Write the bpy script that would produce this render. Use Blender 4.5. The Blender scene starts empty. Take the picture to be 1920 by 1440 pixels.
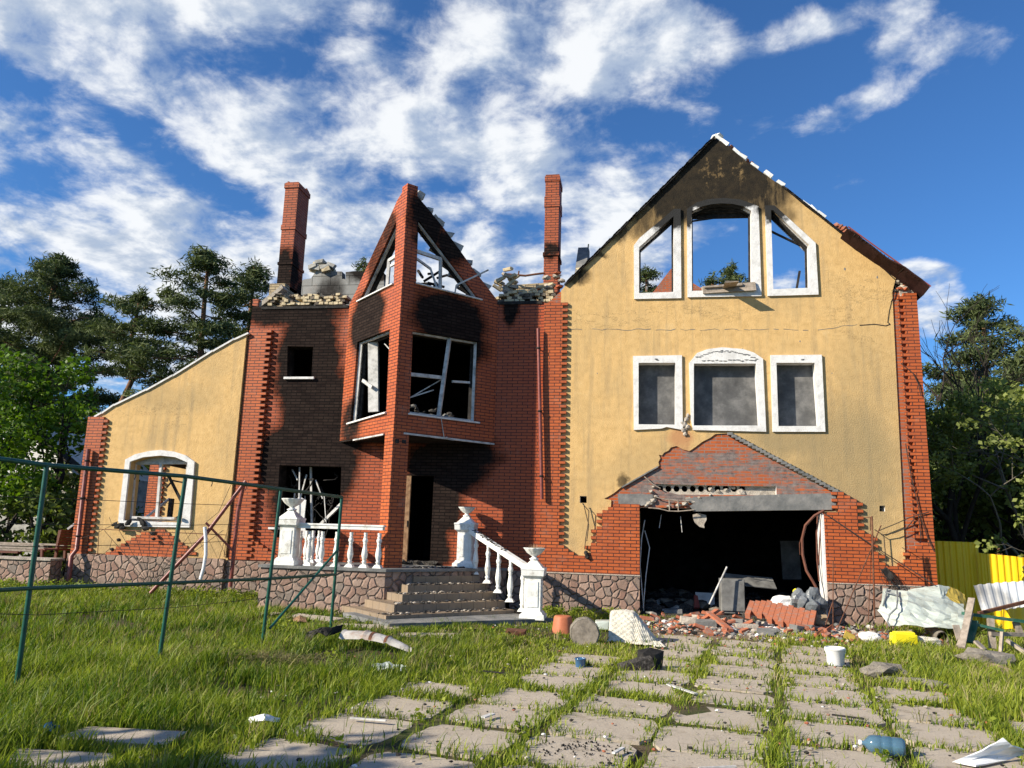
import bpy, bmesh, math, random
import numpy as np
from mathutils import Vector, Matrix
from mathutils.geometry import tessellate_polygon
R_ = math.radians
SC = bpy.context.scene
COL = SC.collection
random.seed(7)

# ------------------------------------------------------------------ camera
PITCH, ROLL, YAW, CD, CH, FPX = 10.766, 1.649, 9.333, 18.262, 1.8, 1443.0
_p, _r, _y = R_(PITCH), R_(ROLL), R_(YAW)
CF = Vector((-math.sin(_y)*math.cos(_p), math.cos(_y)*math.cos(_p), math.sin(_p)))
_rt = Vector((math.cos(_y), math.sin(_y), 0)); _up = _rt.cross(CF)
CR = _rt*math.cos(_r) + _up*math.sin(_r)
CU = -_rt*math.sin(_r) + _up*math.cos(_r)
CO = Vector((0, -CD, CH))
cam_d = bpy.data.cameras.new("camera"); cam = bpy.data.objects.new("camera", cam_d); COL.objects.link(cam)
cam.matrix_world = Matrix(((CR.x, CU.x, -CF.x, CO.x), (CR.y, CU.y, -CF.y, CO.y), (CR.z, CU.z, -CF.z, CO.z), (0, 0, 0, 1)))
cam_d.sensor_width = 36; cam_d.lens = 36*FPX/1920; cam_d.clip_end = 3000; cam_d.clip_start = 0.05
SC.camera = cam
def ray(px, py): return CF + CR*((px-960)/FPX) - CU*((py-720)/FPX)
def PY(px, py, Y=0.0):
    d = ray(px, py); t = (Y-CO.y)/d.y; return CO + d*t
def PZ(px, py, Z=0.0):
    d = ray(px, py); t = (Z-CO.z)/d.z; return CO + d*t
def PN(px, py, O, N):
    d = ray(px, py); t = (O-CO).dot(N)/d.dot(N); return CO + d*t

# ------------------------------------------------------------------ light
SUN_AZ, SUN_EL = 57.5, 28.0                 # degrees left of the facade normal, elevation
sdir = Vector((-math.sin(R_(SUN_AZ))*math.cos(R_(SUN_EL)), -math.cos(R_(SUN_AZ))*math.cos(R_(SUN_EL)), math.sin(R_(SUN_EL))))
sd = bpy.data.lights.new("sun", 'SUN'); sun = bpy.data.objects.new("sun", sd); COL.objects.link(sun)
sd.energy = 5.0; sd.angle = R_(0.55); sd.color = (1.0, 0.90, 0.74)
sun.rotation_euler = sdir.to_track_quat('Z', 'Y').to_euler(); sun.location = (-20, -20, 30)
SC.view_settings.view_transform = 'Standard'; SC.view_settings.look = 'None'
SC.view_settings.gamma = 1; SC.view_settings.exposure = 0.72
W = bpy.data.worlds.new("World"); SC.world = W; W.use_nodes = True

class NT:
    def __init__(s, nt): s.t = nt; s.n = nt.nodes; s.l = nt.links
    def new(s, typ, **kw):
        n = s.n.new(typ)
        for k, v in kw.items(): setattr(n, k, v)
        return n
    def put(s, sock, v):
        if isinstance(v, bpy.types.NodeSocket): s.l.new(v, sock)
        elif isinstance(v, (tuple, list, Vector)):
            v = tuple(v)
            if len(v) == 3 and len(sock.default_value) == 4: v = v + (1,)
            sock.default_value = v
        else: sock.default_value = v
    def math(s, op, a, b=None, c=None, clamp=False):
        n = s.new('ShaderNodeMath', operation=op, use_clamp=clamp); s.put(n.inputs[0], a)
        if b is not None: s.put(n.inputs[1], b)
        if c is not None: s.put(n.inputs[2], c)
        return n.outputs[0]
    def vmath(s, op, a, b=None, scale=None):
        n = s.new('ShaderNodeVectorMath', operation=op); s.put(n.inputs[0], a)
        if b is not None: s.put(n.inputs[1], b)
        if scale is not None: s.put(n.inputs['Scale'], scale)
        return n.outputs['Value'] if op in ('DOT_PRODUCT', 'LENGTH') else n.outputs[0]
    def noise(s, vec, scale, detail=4, rough=0.6, dist=0.0, col=False):
        n = s.new('ShaderNodeTexNoise'); s.put(n.inputs['Vector'], vec); n.inputs['Scale'].default_value = scale
        n.inputs['Detail'].default_value = detail; n.inputs['Roughness'].default_value = rough; n.inputs['Distortion'].default_value = dist
        return n.outputs['Color'] if col else n.outputs['Fac']
    def mrange(s, v, a, b, c=0.0, d=1.0, smooth=False):
        n = s.new('ShaderNodeMapRange', interpolation_type='SMOOTHSTEP' if smooth else 'LINEAR'); n.clamp = True
        s.put(n.inputs[0], v)
        for i, x in enumerate((a, b, c, d)): s.put(n.inputs[i+1], x)
        return n.outputs[0]
    def mix(s, f, a, b, mode='MIX'):
        n = s.new('ShaderNodeMix', data_type='RGBA', blend_type=mode); s.put(n.inputs[0], f); s.put(n.inputs[6], a); s.put(n.inputs[7], b)
        return n.outputs[2]

def px_dir(px, py): return ray(px, py).normalized()
# sky: physical sky tinted deeper, with a broken cloud field (masks live on the sky sphere)
def build_world():
    N = NT(W.node_tree); N.n.clear()
    out = N.new('ShaderNodeOutputWorld'); bg = N.new('ShaderNodeBackground'); N.l.new(bg.outputs[0], out.inputs[0])
    sky = N.new('ShaderNodeTexSky', sky_type='NISHITA'); sky.sun_disc = False
    sky.sun_elevation = R_(SUN_EL); sky.sun_rotation = math.atan2(sdir.x, sdir.y)
    sky.air_density = 1.0; sky.dust_density = 0.3; sky.ozone_density = 2.0; sky.altitude = 100
    skyc = N.mix(1.0, sky.outputs[0], (0.47, 0.87, 1.32), 'MULTIPLY')
    d = N.new('ShaderNodeTexCoord').outputs['Generated']
    sep = N.new('ShaderNodeSeparateXYZ'); N.l.new(d, sep.inputs[0])
    zz = N.math('MAXIMUM', N.math('ADD', sep.outputs[2], 0.22), 0.06)
    pl = N.vmath('SCALE', d, scale=N.math('DIVIDE', 1.0, zz))
    n1 = N.noise(pl, 4.3, 11, 0.58, 0.15)
    n2 = N.noise(N.vmath('ADD', pl, (-0.035, -0.02, 0.0)), 4.3, 7, 0.58, 0.15)
    n3 = N.noise(pl, 12.0, 6, 0.65, 0.6)
    n4 = N.noise(d, 11.0, 7, 0.6, 0.2)
    blobs = [  # px, py, rx, ry, rot deg (clockwise), strength
        (250, 70, 230, 85, 25, 1.0), (480, 40, 190, 70, 5, .9), (430, 170, 200, 85, 25, .95), (620, 260, 170, 110, 50, 1.0), (720, 330, 120, 60, 10, .8),
        (860, 110, 190, 110, -20, .95), (960, 60, 110, 70, -30, .8), (700, 190, 150, 120, 0, .85), (1150, 60, 120, 60, 30, .85), (1240, 20, 90, 45, 10, .7),
        (1140, 150, 50, 50, 60, .45), (110, 320, 130, 62, 25, .8), (230, 370, 130, 52, 28, .8), (350, 460, 75, 40, 35, .7), (20, 410, 90, 80, 35, .95), (40, 500, 70, 50, 40, .8),
        (150, 415, 100, 36, 20, .7), (1060, 400, 190, 100, -18, 1.1), (960, 470, 140, 70, -20, 1.0), (1190, 350, 100, 55, -10, .9), (600, 450, 130, 40, -12, .95), (700, 470, 90, 50, -5, .7),
        (880, 340, 80, 60, 20, .45), (1550, 45, 110, 28, -22, .66), (1690, 45, 60, 20, -60, .58), (1715, 110, 80, 30, -35, .66), (1650, 190, 70, 20, -20, .60), (1870, 120, 36, 50, 0, .58),
        (1605, 340, 36, 16, -25, .5), (1860, 255, 60, 18, -15, .36), (1430, 230, 36, 16, -30, .4), (1745, 560, 48, 50, -15, 1.2), (1720, 508, 34, 14, 10, .8), (1340, 50, 90, 40, 15, .42),
        (1520, 240, 60, 22, -10, .35), (1080, 510, 70, 28, -35, .9), (1350, 440, 80, 26, -20, .55), (1475, 530, 40, 22, 0, .6), (1210, 520, 40, 30, 0, .9), (450, 415, 30, 16, 20, .5),
        (270, 610, 120, 110, 60, 1.05), (200, 520, 70, 90, 30, .9), (330, 560, 90, 60, 0, .7), (440, 640, 60, 90, 0, .6), (100, 600, 160, 120, 0, .8), (1900, 700, 60, 60, 0, .6),
        (30, 50, 90, 26, 20, .4), (510, 330, 50, 30, 30, .4)]
    acc = None
    for (px, py, rx, ry, rot, s) in blobs:
        c = px_dir(px, py); rt = (CR - c*CR.dot(c)).normalized(); up = rt.cross(-c).normalized()
        if up.dot(CU) < 0: up = -up
        a = R_(rot); e1 = rt*math.cos(a) - up*math.sin(a); e2 = rt*math.sin(a) + up*math.cos(a)
        u = N.math('MULTIPLY', N.vmath('DOT_PRODUCT', d, tuple(e1)), FPX/rx)
        v = N.math('MULTIPLY', N.vmath('DOT_PRODUCT', d, tuple(e2)), FPX/ry)
        q = N.math('ADD', N.math('MULTIPLY', u, u), N.math('MULTIPLY', v, v))
        if abs(px-960) < 3000: q = N.math('ADD', q, N.math('MULTIPLY', N.math('LESS_THAN', N.vmath('DOT_PRODUCT', d, tuple(c)), 0.3), 99))
        g = N.math('MULTIPLY', N.math('EXPONENT', N.math('MULTIPLY', q, -0.62)), s)
        acc = g if acc is None else N.math('ADD', acc, g)
    acc = N.math('MINIMUM', acc, 0.92)
    # elsewhere in the sky (behind the camera) let the noise alone make clouds
    back = N.mrange(N.vmath('DOT_PRODUCT', d, tuple(CF)), 0.5, 0.2, 0.0, 0.55)
    acc = N.math('ADD', acc, back)
    nn = N.math('ADD', N.math('MULTIPLY', n1, 0.75), N.math('MULTIPLY', n3, 0.25))
    dens = N.math('ADD', N.math('MULTIPLY', N.math('SUBTRACT', nn, 0.5), 3.1), N.math('SUBTRACT', acc, 0.70))
    dens = N.math('ADD', dens, N.math('MULTIPLY', N.math('SUBTRACT', n4, 0.5), 0.8))
    fac = N.mrange(dens, -0.22, 0.46, 0.0, 0.96, True)
    shade = N.mrange(N.math('ADD', N.math('SUBTRACT', n1, n2), N.math('MULTIPLY', N.math('SUBTRACT', n4, 0.5), 0.25)), -0.09, 0.09, 0.0, 1.0, True)
    thick = N.mrange(dens, 0.3, 1.1, 0.0, 1.0)
    hi = N.mix(shade, (4.0, 4.8, 6.1, 1), (8.2, 8.4, 8.6, 1))
    cl = N.mix(N.math('MULTIPLY', thick, N.math('SUBTRACT', 1.0, shade)), hi, (3.4, 4.1, 5.3, 1))
    fin = N.mix(fac, skyc, cl)
    N.l.new(fin, bg.inputs[0]); bg.inputs[1].default_value = 0.072
build_world()

# ------------------------------------------------------------------ helpers
def tag(o, label=None, cat=None, group=None, kind=None):
    if label: o['label'] = label
    if cat: o['category'] = cat
    if group: o['group'] = group
    if kind: o['kind'] = kind
    return o
def empty(name, loc, label=None, cat=None, group=None, rz=0.0):
    e = bpy.data.objects.new(name, None); COL.objects.link(e); e.location = loc; e.rotation_euler = (0, 0, rz)
    e.empty_display_size = 0.2
    return tag(e, label, cat, group)

class MB:
    """collects geometry in WORLD (or local) metres and links it as one mesh object"""
    def __init__(s): s.v = []; s.f = []; s.m = []; s.sm = []
    def add(s, vs, fs, mi=0, smooth=False):
        b = len(s.v); s.v += [tuple(x) for x in vs]; s.f += [tuple(b+i for i in f) for f in fs]
        s.m += [mi]*len(fs); s.sm += [smooth]*len(fs); return s
    def box(s, a, b, mi=0, M=None, jit=0.0):
        x0, y0, z0 = a; x1, y1, z1 = b
        vs = [Vector(q) for q in ((x0,y0,z0),(x1,y0,z0),(x1,y1,z0),(x0,y1,z0),(x0,y0,z1),(x1,y0,z1),(x1,y1,z1),(x0,y1,z1))]
        if jit: vs = [v+Vector([random.uniform(-jit, jit) for _ in range(3)]) for v in vs]
        if M is not None: vs = [M@v for v in vs]
        return s.add(vs, [(0,3,2,1),(4,5,6,7),(0,1,5,4),(1,2,6,5),(2,3,7,6),(3,0,4,7)], mi)
    def beam(s, A, B, w, h, mi=0, up=(0,0,1)):
        A = Vector(A); B = Vector(B); d = B-A; L = d.length; d.normalize(); up = Vector(up)
        if abs(d.dot(up)) > .95: up = Vector((0,1,0))
        x = d.cross(up).normalized(); z = x.cross(d).normalized()
        M = Matrix(((x.x,d.x,z.x,A.x),(x.y,d.y,z.y,A.y),(x.z,d.z,z.z,A.z),(0,0,0,1)))
        return s.box((-w/2,0,-h/2),(w/2,L,h/2), mi, M)
    def tube(s, pts, r, n=8, mi=0, cap=True):
        pts = [Vector(p) for p in pts]; rs = r if isinstance(r, (list, tuple)) else [r]*len(pts)
        rings = []; prev = None
        for i, p in enumerate(pts):
            d = (pts[min(i+1, len(pts)-1)]-pts[max(i-1, 0)]).normalized()
            a = prev if prev is not None else (Vector((0,0,1)) if abs(d.z) < .9 else Vector((1,0,0)))
            x = (a - d*a.dot(d)).normalized(); prev = x; y = d.cross(x)
            rings.append([p + (x*math.cos(2*math.pi*k/n)+y*math.sin(2*math.pi*k/n))*rs[i] for k in range(n)])
        vs = [v for r_ in rings for v in r_]; fs = []
        for i in range(len(pts)-1):
            for k in range(n): fs.append((i*n+k, i*n+(k+1)%n, (i+1)*n+(k+1)%n, (i+1)*n+k))
        s.add(vs, fs, mi, True)
        if cap: s.add(rings[0], [tuple(range(n))[::-1]], mi); s.add(rings[-1], [tuple(range(n))], mi)
        return s
    def lathe(s, prof, c, n=20, mi=0, smooth=True, flute=0, fa=0.0):
        c = Vector(c); vs = []; fs = []
        for (r, z) in prof:
            for k in range(n):
                rr = r*(1 + (fa*math.cos(2*math.pi*k*flute/n) if flute else 0)); a = 2*math.pi*k/n
                vs.append(c+Vector((rr*math.cos(a), rr*math.sin(a), z)))
        for i in range(len(prof)-1):
            for k in range(n): fs.append((i*n+k, i*n+(k+1)%n, (i+1)*n+(k+1)%n, (i+1)*n+k))
        s.add(vs, fs, mi, smooth)
        s.add(vs[:n], [tuple(range(n))[::-1]], mi); s.add(vs[-n:], [tuple(range(n))], mi)
        return s
    def plate(s, outer, holes, O, U, Nn, t, mi=0, mi_side=None, V=(0,0,1)):
        """polygon (u,v) with holes; front face at O + u*U + v*V, body extends t behind (against Nn)"""
        O = Vector(O); U = Vector(U); V = Vector(V); Nn = Vector(Nn)
        loops = [outer]+list(holes)
        tris = tessellate_polygon([[Vector((p[0], p[1], 0)) for p in l] for l in loops])
        flat = [p for l in loops for p in l]; n = len(flat)
        fr = [O+U*p[0]+V*p[1] for p in flat]; bk = [q-Nn*t for q in fr]
        fs = []
        for tr in tris:
            a, b, c = [fr[i] for i in tr]
            if (b-a).cross(c-a).dot(Nn) < 0: tr = (tr[0], tr[2], tr[1])
            if ((b-a).cross(c-a)).length < 1e-9: continue
            fs.append(tuple(tr)); fs.append(tuple(i+n for i in (tr[0], tr[2], tr[1])))
        s.add(fr+bk, fs, mi)
        off = 0; ms = mi if mi_side is None else mi_side
        for li, l in enumerate(loops):
            area = sum(l[i][0]*l[(i+1) % len(l)][1]-l[(i+1) % len(l)][0]*l[i][1] for i in range(len(l)))
            rev = ((area > 0) == (li == 0)) != (U.cross(V).dot(Nn) < 0)
            for i in range(len(l)):
                a = off+i; b = off+(i+1) % len(l)
                q = [fr[a], bk[a], bk[b], fr[b]] if rev else [fr[a], fr[b], bk[b], bk[a]]
                s.add(q, [(0, 1, 2, 3)], ms)
            off += len(l)
        return s
    def sheet(s, grid, mi=0, smooth=True, th=0.0):
        nr = len(grid); nc = len(grid[0]); vs = [p for r in grid for p in r]
        fs = [(i*nc+j, i*nc+j+1, (i+1)*nc+j+1, (i+1)*nc+j) for i in range(nr-1) for j in range(nc-1)]
        return s.add(vs, fs, mi, smooth)
    def rock(s, c, sz, mi=0, seed=None, M=None, sub=1):
        rnd = random.Random(seed) if seed is not None else random
        bm = bmesh.new(); bmesh.ops.create_icosphere(bm, subdivisions=sub, radius=1)
        vs = []
        for v in bm.verts:
            k = 1+rnd.uniform(-.28, .28); vs.append(Vector((v.co.x*sz[0]*k, v.co.y*sz[1]*k, v.co.z*sz[2]*k)))
        fs = [tuple(v.index for v in f.verts) for f in bm.faces]; bm.free()
        c = Vector(c)
        if M is not None: vs = [M@v for v in vs]
        return s.add([v+c for v in vs], fs, mi)
    def build(s, name, mats, parent=None, local=False, bevel=0.0, solid=0.0, uv=True):
        me = bpy.data.meshes.new(name); me.from_pydata([tuple(v) for v in s.v], [], s.f)
        mats = mats if isinstance(mats, (list, tuple)) else [mats]
        for m in mats: me.materials.append(m)
        me.polygons.foreach_set('material_index', s.m); me.polygons.foreach_set('use_smooth', s.sm)
        if uv: box_uv(me)
        me.update()
        o = bpy.data.objects.new(name, me); COL.objects.link(o)
        if parent is not None:
            o.parent = parent
            if not local: o.location = -parent.location
        if bevel:
            b = o.modifiers.new('bevel', 'BEVEL'); b.width = bevel; b.segments = 2; b.limit_method = 'ANGLE'
        if solid:
            b = o.modifiers.new('solid', 'SOLIDIFY'); b.thickness = solid
        return o

def box_uv(me):
    nl = len(me.loops)
    if nl == 0: return
    uvl = me.uv_layers.new(name='UVMap')
    co = np.empty(len(me.vertices)*3); me.vertices.foreach_get('co', co); co = co.reshape(-1, 3)
    lv = np.empty(nl, dtype=np.int32); me.loops.foreach_get('vertex_index', lv)
    npol = len(me.polygons); nr = np.empty(npol*3); me.polygons.foreach_get('normal', nr); nr = nr.reshape(-1, 3)
    lt = np.empty(npol, dtype=np.int32); me.polygons.foreach_get('loop_total', lt)
    nn = np.repeat(nr, lt, axis=0); p = co[lv]
    uv = np.empty((nl, 2)); up = np.abs(nn[:, 2]) > 0.75
    h = np.hypot(nn[:, 0], nn[:, 1]); h[h < 1e-6] = 1
    tx, ty = -nn[:, 1]/h, nn[:, 0]/h
    uv[:, 0] = p[:, 0]*tx + p[:, 1]*ty; uv[:, 1] = p[:, 2]
    uv[up, 0] = p[up, 0]; uv[up, 1] = p[up, 1]
    uvl.data.foreach_set('uv', uv.ravel())

def copy_tree(o, parent=None):
    c = o.copy(); COL.objects.link(c)
    if parent is not None: c.parent = parent
    for ch in list(o.children): copy_tree(ch, c)
    return c

# ------------------------------------------------------------------ materials
def newmat(name, rough=0.8, spec=0.3):
    m = bpy.data.materials.new(name); m.use_nodes = True; N = NT(m.node_tree)
    b = N.n['Principled BSDF']; b.inputs['Roughness'].default_value = rough; b.inputs['Specular IOR Level'].default_value = spec
    return m, N, b
def geopos(N): return N.new('ShaderNodeNewGeometry').outputs['Position']
def blobmask(N, pos, blobs, dist=0.35, nscale=1.6):
    """stains with a shape of their own: soft ellipsoids in world metres, edges broken by noise"""
    nz = N.noise(pos, nscale, 5, 0.65, col=True)
    p = N.vmath('ADD', pos, N.vmath('SCALE', N.vmath('SUBTRACT', nz, (.5, .5, .5)), scale=dist*2))
    acc = None
    for (cx, cy, cz, rx, ry, rz, s) in blobs:
        q = N.vmath('LENGTH', N.vmath('MULTIPLY', N.vmath('SUBTRACT', p, (cx, cy, cz)), (1/rx, 1/ry, 1/rz)))
        g = N.math('MULTIPLY', N.mrange(q, 1.25, 0.50, 0, 1, True), s)
        acc = g if acc is None else N.math('MAXIMUM', acc, g)
    return acc
def bump(N, b, h, strength=0.5, dist=0.01, prev=None):
    n = N.new('ShaderNodeBump'); n.inputs['Strength'].default_value = strength; n.inputs['Distance'].default_value = dist
    N.put(n.inputs['Height'], h)
    if prev is not None: N.l.new(prev, n.inputs['Normal'])
    N.l.new(n.outputs[0], b.inputs['Normal']); return n.outputs[0]

SOOT = []
def mat_brick(name, c1, c2, mortar, soot=(), rough=0.5, mort=0.009, bw=0.26, bh=0.075, worn=0.0, spec=0.28, patch=None, tint=(0.30, 0.085, 0.045), tint2=(0.20, 0.05, 0.025)):
    m, N, b = newmat(name, rough, spec); pos = geopos(N)
    uv = N.new('ShaderNodeUVMap').outputs[0]
    br = N.new('ShaderNodeTexBrick'); br.offset = 0.5; N.l.new(uv, br.inputs['Vector'])
    br.inputs['Scale'].default_value = 1; br.inputs['Brick Width'].default_value = bw; br.inputs['Row Height'].default_value = bh
    br.inputs['Mortar Size'].default_value = mort; br.inputs['Mortar Smooth'].default_value = 0.15; br.inputs['Bias'].default_value = 0
    N.put(br.inputs['Color1'], c1); N.put(br.inputs['Color2'], c2); N.put(br.inputs['Mortar'], mortar)
    big = N.noise(pos, 0.9, 4); fine = N.noise(pos, 30, 3)
    col = N.mix(N.mrange(big, .35, .7, 0, .30), br.outputs['Color'], tint+(1,))
    col = N.mix(N.mrange(fine, .45, .8, 0, .35), col, tint2+(1,))
    # per brick tone from snapped coordinates
    sp = N.new('ShaderNodeSeparateXYZ'); N.l.new(uv, sp.inputs[0])
    row = N.math('FLOOR', N.math('DIVIDE', sp.outputs[1], bh))
    colm = N.math('FLOOR', N.math('ADD', N.math('DIVIDE', sp.outputs[0], bw), N.math('MULTIPLY', N.math('MODULO', N.math('ABSOLUTE', row), 2), 0.5)))
    cv = N.new('ShaderNodeCombineXYZ'); N.l.new(row, cv.inputs[0]); N.l.new(colm, cv.inputs[1])
    wn = N.new('ShaderNodeTexWhiteNoise', noise_dimensions='2D'); N.l.new(cv.outputs[0], wn.inputs['Vector'])
    brick_only = N.math('SUBTRACT', 1.0, br.outputs['Fac'])
    col = N.mix(N.math('MULTIPLY', N.mrange(wn.outputs['Value'], 0, 1, 0, .32), brick_only), col, tint2+(1,))
    col = N.mix(N.math('MULTIPLY', N.mrange(N.noise(pos, 2.1, 8, .75), .56, .72, 0, .28), 1.0), col, (0.34, .25, .20, 1))
    if patch:
        pm = blobmask(N, pos, patch, .5, 2.5)
        pm = N.math('MULTIPLY', N.mrange(N.math('ADD', N.math('MULTIPLY', pm, .55), N.math('MULTIPLY', N.math('SUBTRACT', N.noise(N.vmath('MULTIPLY', pos, (1, 1, 3.2)), 2.2, 9, .75), .5), 3.0)), .22, .62), .92)
        pc = N.mix(N.mrange(N.noise(pos, 9, 6, .75), .35, .65), N.mix(br.outputs['Fac'], (0.11, 0.10, 0.10, 1), (0.055, 0.05, 0.05, 1)), (0.24, 0.215, 0.20, 1))
        col = N.mix(pm, col, pc)
    if worn:
        wm = N.mrange(N.noise(pos, 5.5, 6, .7), .52, .66)
        col = N.mix(N.math('MULTIPLY', wm, worn), col, (0.19, 0.175, 0.165, 1))
    if soot:
        sm = blobmask(N, pos, soot)
        sm = N.math('MULTIPLY', sm, N.mrange(N.noise(pos, 7, 5), .2, .55, .82, 1.0))
        sootc = N.mix(br.outputs['Fac'], N.mix(wn.outputs['Value'], (0.011, 0.010, 0.0095, 1), (0.026, 0.020, 0.017, 1)), (0.006, 0.006, 0.006, 1))
        sf = N.mrange(sm, 0.02, 0.64, 0, .985); col = N.mix(sf, col, sootc)
        N.l.new(N.mrange(sf, 0, 1, rough, .95), b.inputs['Roughness']); N.l.new(N.mrange(sf, 0, .8, spec, .06), b.inputs['Specular IOR Level'])
    N.l.new(col, b.inputs['Base Color'])
    h = N.math('ADD', N.math('MULTIPLY', br.outputs['Fac'], -1.0), N.math('MULTIPLY', fine, 0.15))
    bump(N, b, h, 0.8, 0.008)
    return m
def mat_noise(name, cols, scale=6, rough=.85, bs=.3, bd=.01, detail=6, spec=.3, metal=0.0, extra=None, obj=False, trans=0.0, bsc=5):
    m, N, b = newmat(name, rough, spec)
    pos = N.new('ShaderNodeTexCoord').outputs['Object'] if obj else geopos(N)
    nz = N.noise(pos, scale, detail, .65)
    cr = N.new('ShaderNodeValToRGB'); N.l.new(nz, cr.inputs[0]); el = cr.color_ramp.elements
    n = len(cols); lo, hi = .30, .70
    el[0].position = lo; el[0].color = cols[0]+(1,); el[1].position = hi; el[1].color = cols[-1]+(1,)
    for i in range(1, n-1):
        e = el.new(lo+(hi-lo)*i/(n-1)); e.color = cols[i]+(1,)
    col = cr.outputs[0]
    if extra: col = extra(N, pos, col)
    N.l.new(col, b.inputs['Base Color']); b.inputs['Metallic'].default_value = metal
    if trans: b.inputs['Transmission Weight'].default_value = trans
    if bs: bump(N, b, N.noise(pos, scale*bsc, 4), bs, bd)
    return m

# --- stains of the fire, world metres (x, y, z, rx, ry, rz, strength)
soot_left = [(-8.35, 0, 5.9, .95, 2, 2.0, 1.0), (-8.0, 0, 4.3, 1.1, 2, 1.9, 1.0), (-8.7, 0, 3.4, .9, 2, 1.0, .95), (-7.6, 0, 3.3, .9, 2, 1.3, .85), (-8.4, 0, 2.4, .75, 2, .9, .9),
             (-9.0, 0, 7.25, 1.7, 2, .45, .75), (-7.3, 0, 4.0, .7, 1, 1.4, .75)]
soot_bay = [(-6.6, -.8, 6.75, .85, 1.2, .95, 1.0), (-6.4, -1.0, 6.1, .6, 1, .4, .8), (-4.35, -1.0, 6.7, .95, 1.5, .75, 1.0), (-4.3, -.9, 6.1, 1.0, 1, .6, .95),
            (-4.9, -1.5, 9.0, .45, 1, .75, .95), (-4.4, -1.0, 8.5, .4, 1, .5, .7), (-6.3, -1.0, 8.2, .45, 1, 1.3, .55), (-6.9, -.4, 4.3, .6, 1, .7, .65), (-5.9, -1.3, 8.9, .3, 1, .5, .6)]
soot_door = [(-4.6, 0, 3.3, 1.15, 1, .85, 1.0), (-4.85, 0, 2.4, .85, 1, 1.2, .95), (-4.9, 0, 1.4, .62, 1, .9, .9), (-4.0, 0, 3.6, .9, 1, .45, .7), (-3.1, 0, 7.3, .25, 1, .55, .8)]
M = {}
BO1, BO2, BMO = (0.56, 0.130, 0.030), (0.46, 0.10, 0.024), (0.035, 0.016, 0.012)
M['brick'] = mat_brick('glazed_orange_brick', BO1, BO2, BMO)
M['brick_red'] = mat_brick('glazed_red_brick', (0.47, .095, .026), (0.39, .078, .022), (0.022, .010, .008), soot=soot_left+soot_door)
M['brick_bay'] = mat_brick('sooty_bay_brick', (0.53, .115, .028), (0.44, .092, .024), (0.026, .011, .008), soot=soot_bay)
M['brick_chim'] = mat_brick('chimney_brick', (0.46, .115, .045), (0.38, .09, .035), (0.04, .022, .018), soot=[(-9.9, 1.4, 8.9, .7, .45, .75, 1), (-2.4, 2.1, 9.35, .5, .35, .35, .9), (-9.6, 2.0, 8.3, .4, .5, .5, .7)], rough=.7)
M['brick_old'] = mat_brick('exposed_old_brick', (0.54, .13, .035), (0.40, .095, .03), (0.25, .20, .17), rough=.9, mort=.009, spec=.15,
                           patch=[(2.3, 0, 3.45, 2.0, 1, .35, .9), (.6, 0, 2.9, 1.0, 1, .6, 1.0), (3.6, 0, 3.0, .9, 1, .45, .9), (2.9, 0, 4.0, .5, 1, .12, .7)], worn=.5)
M['brick_beige'] = mat_brick('beige_inner_brick', (0.50, .40, .25), (0.42, .33, .20), (0.12, .10, .08), rough=.95, spec=.1, worn=.25, tint=(.34, .27, .17), tint2=(.28, .22, .14), soot=[(-9.2, .1, 7.45, 1.9, 1, .10, .9)])
M['inner_dark'] = None
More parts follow.
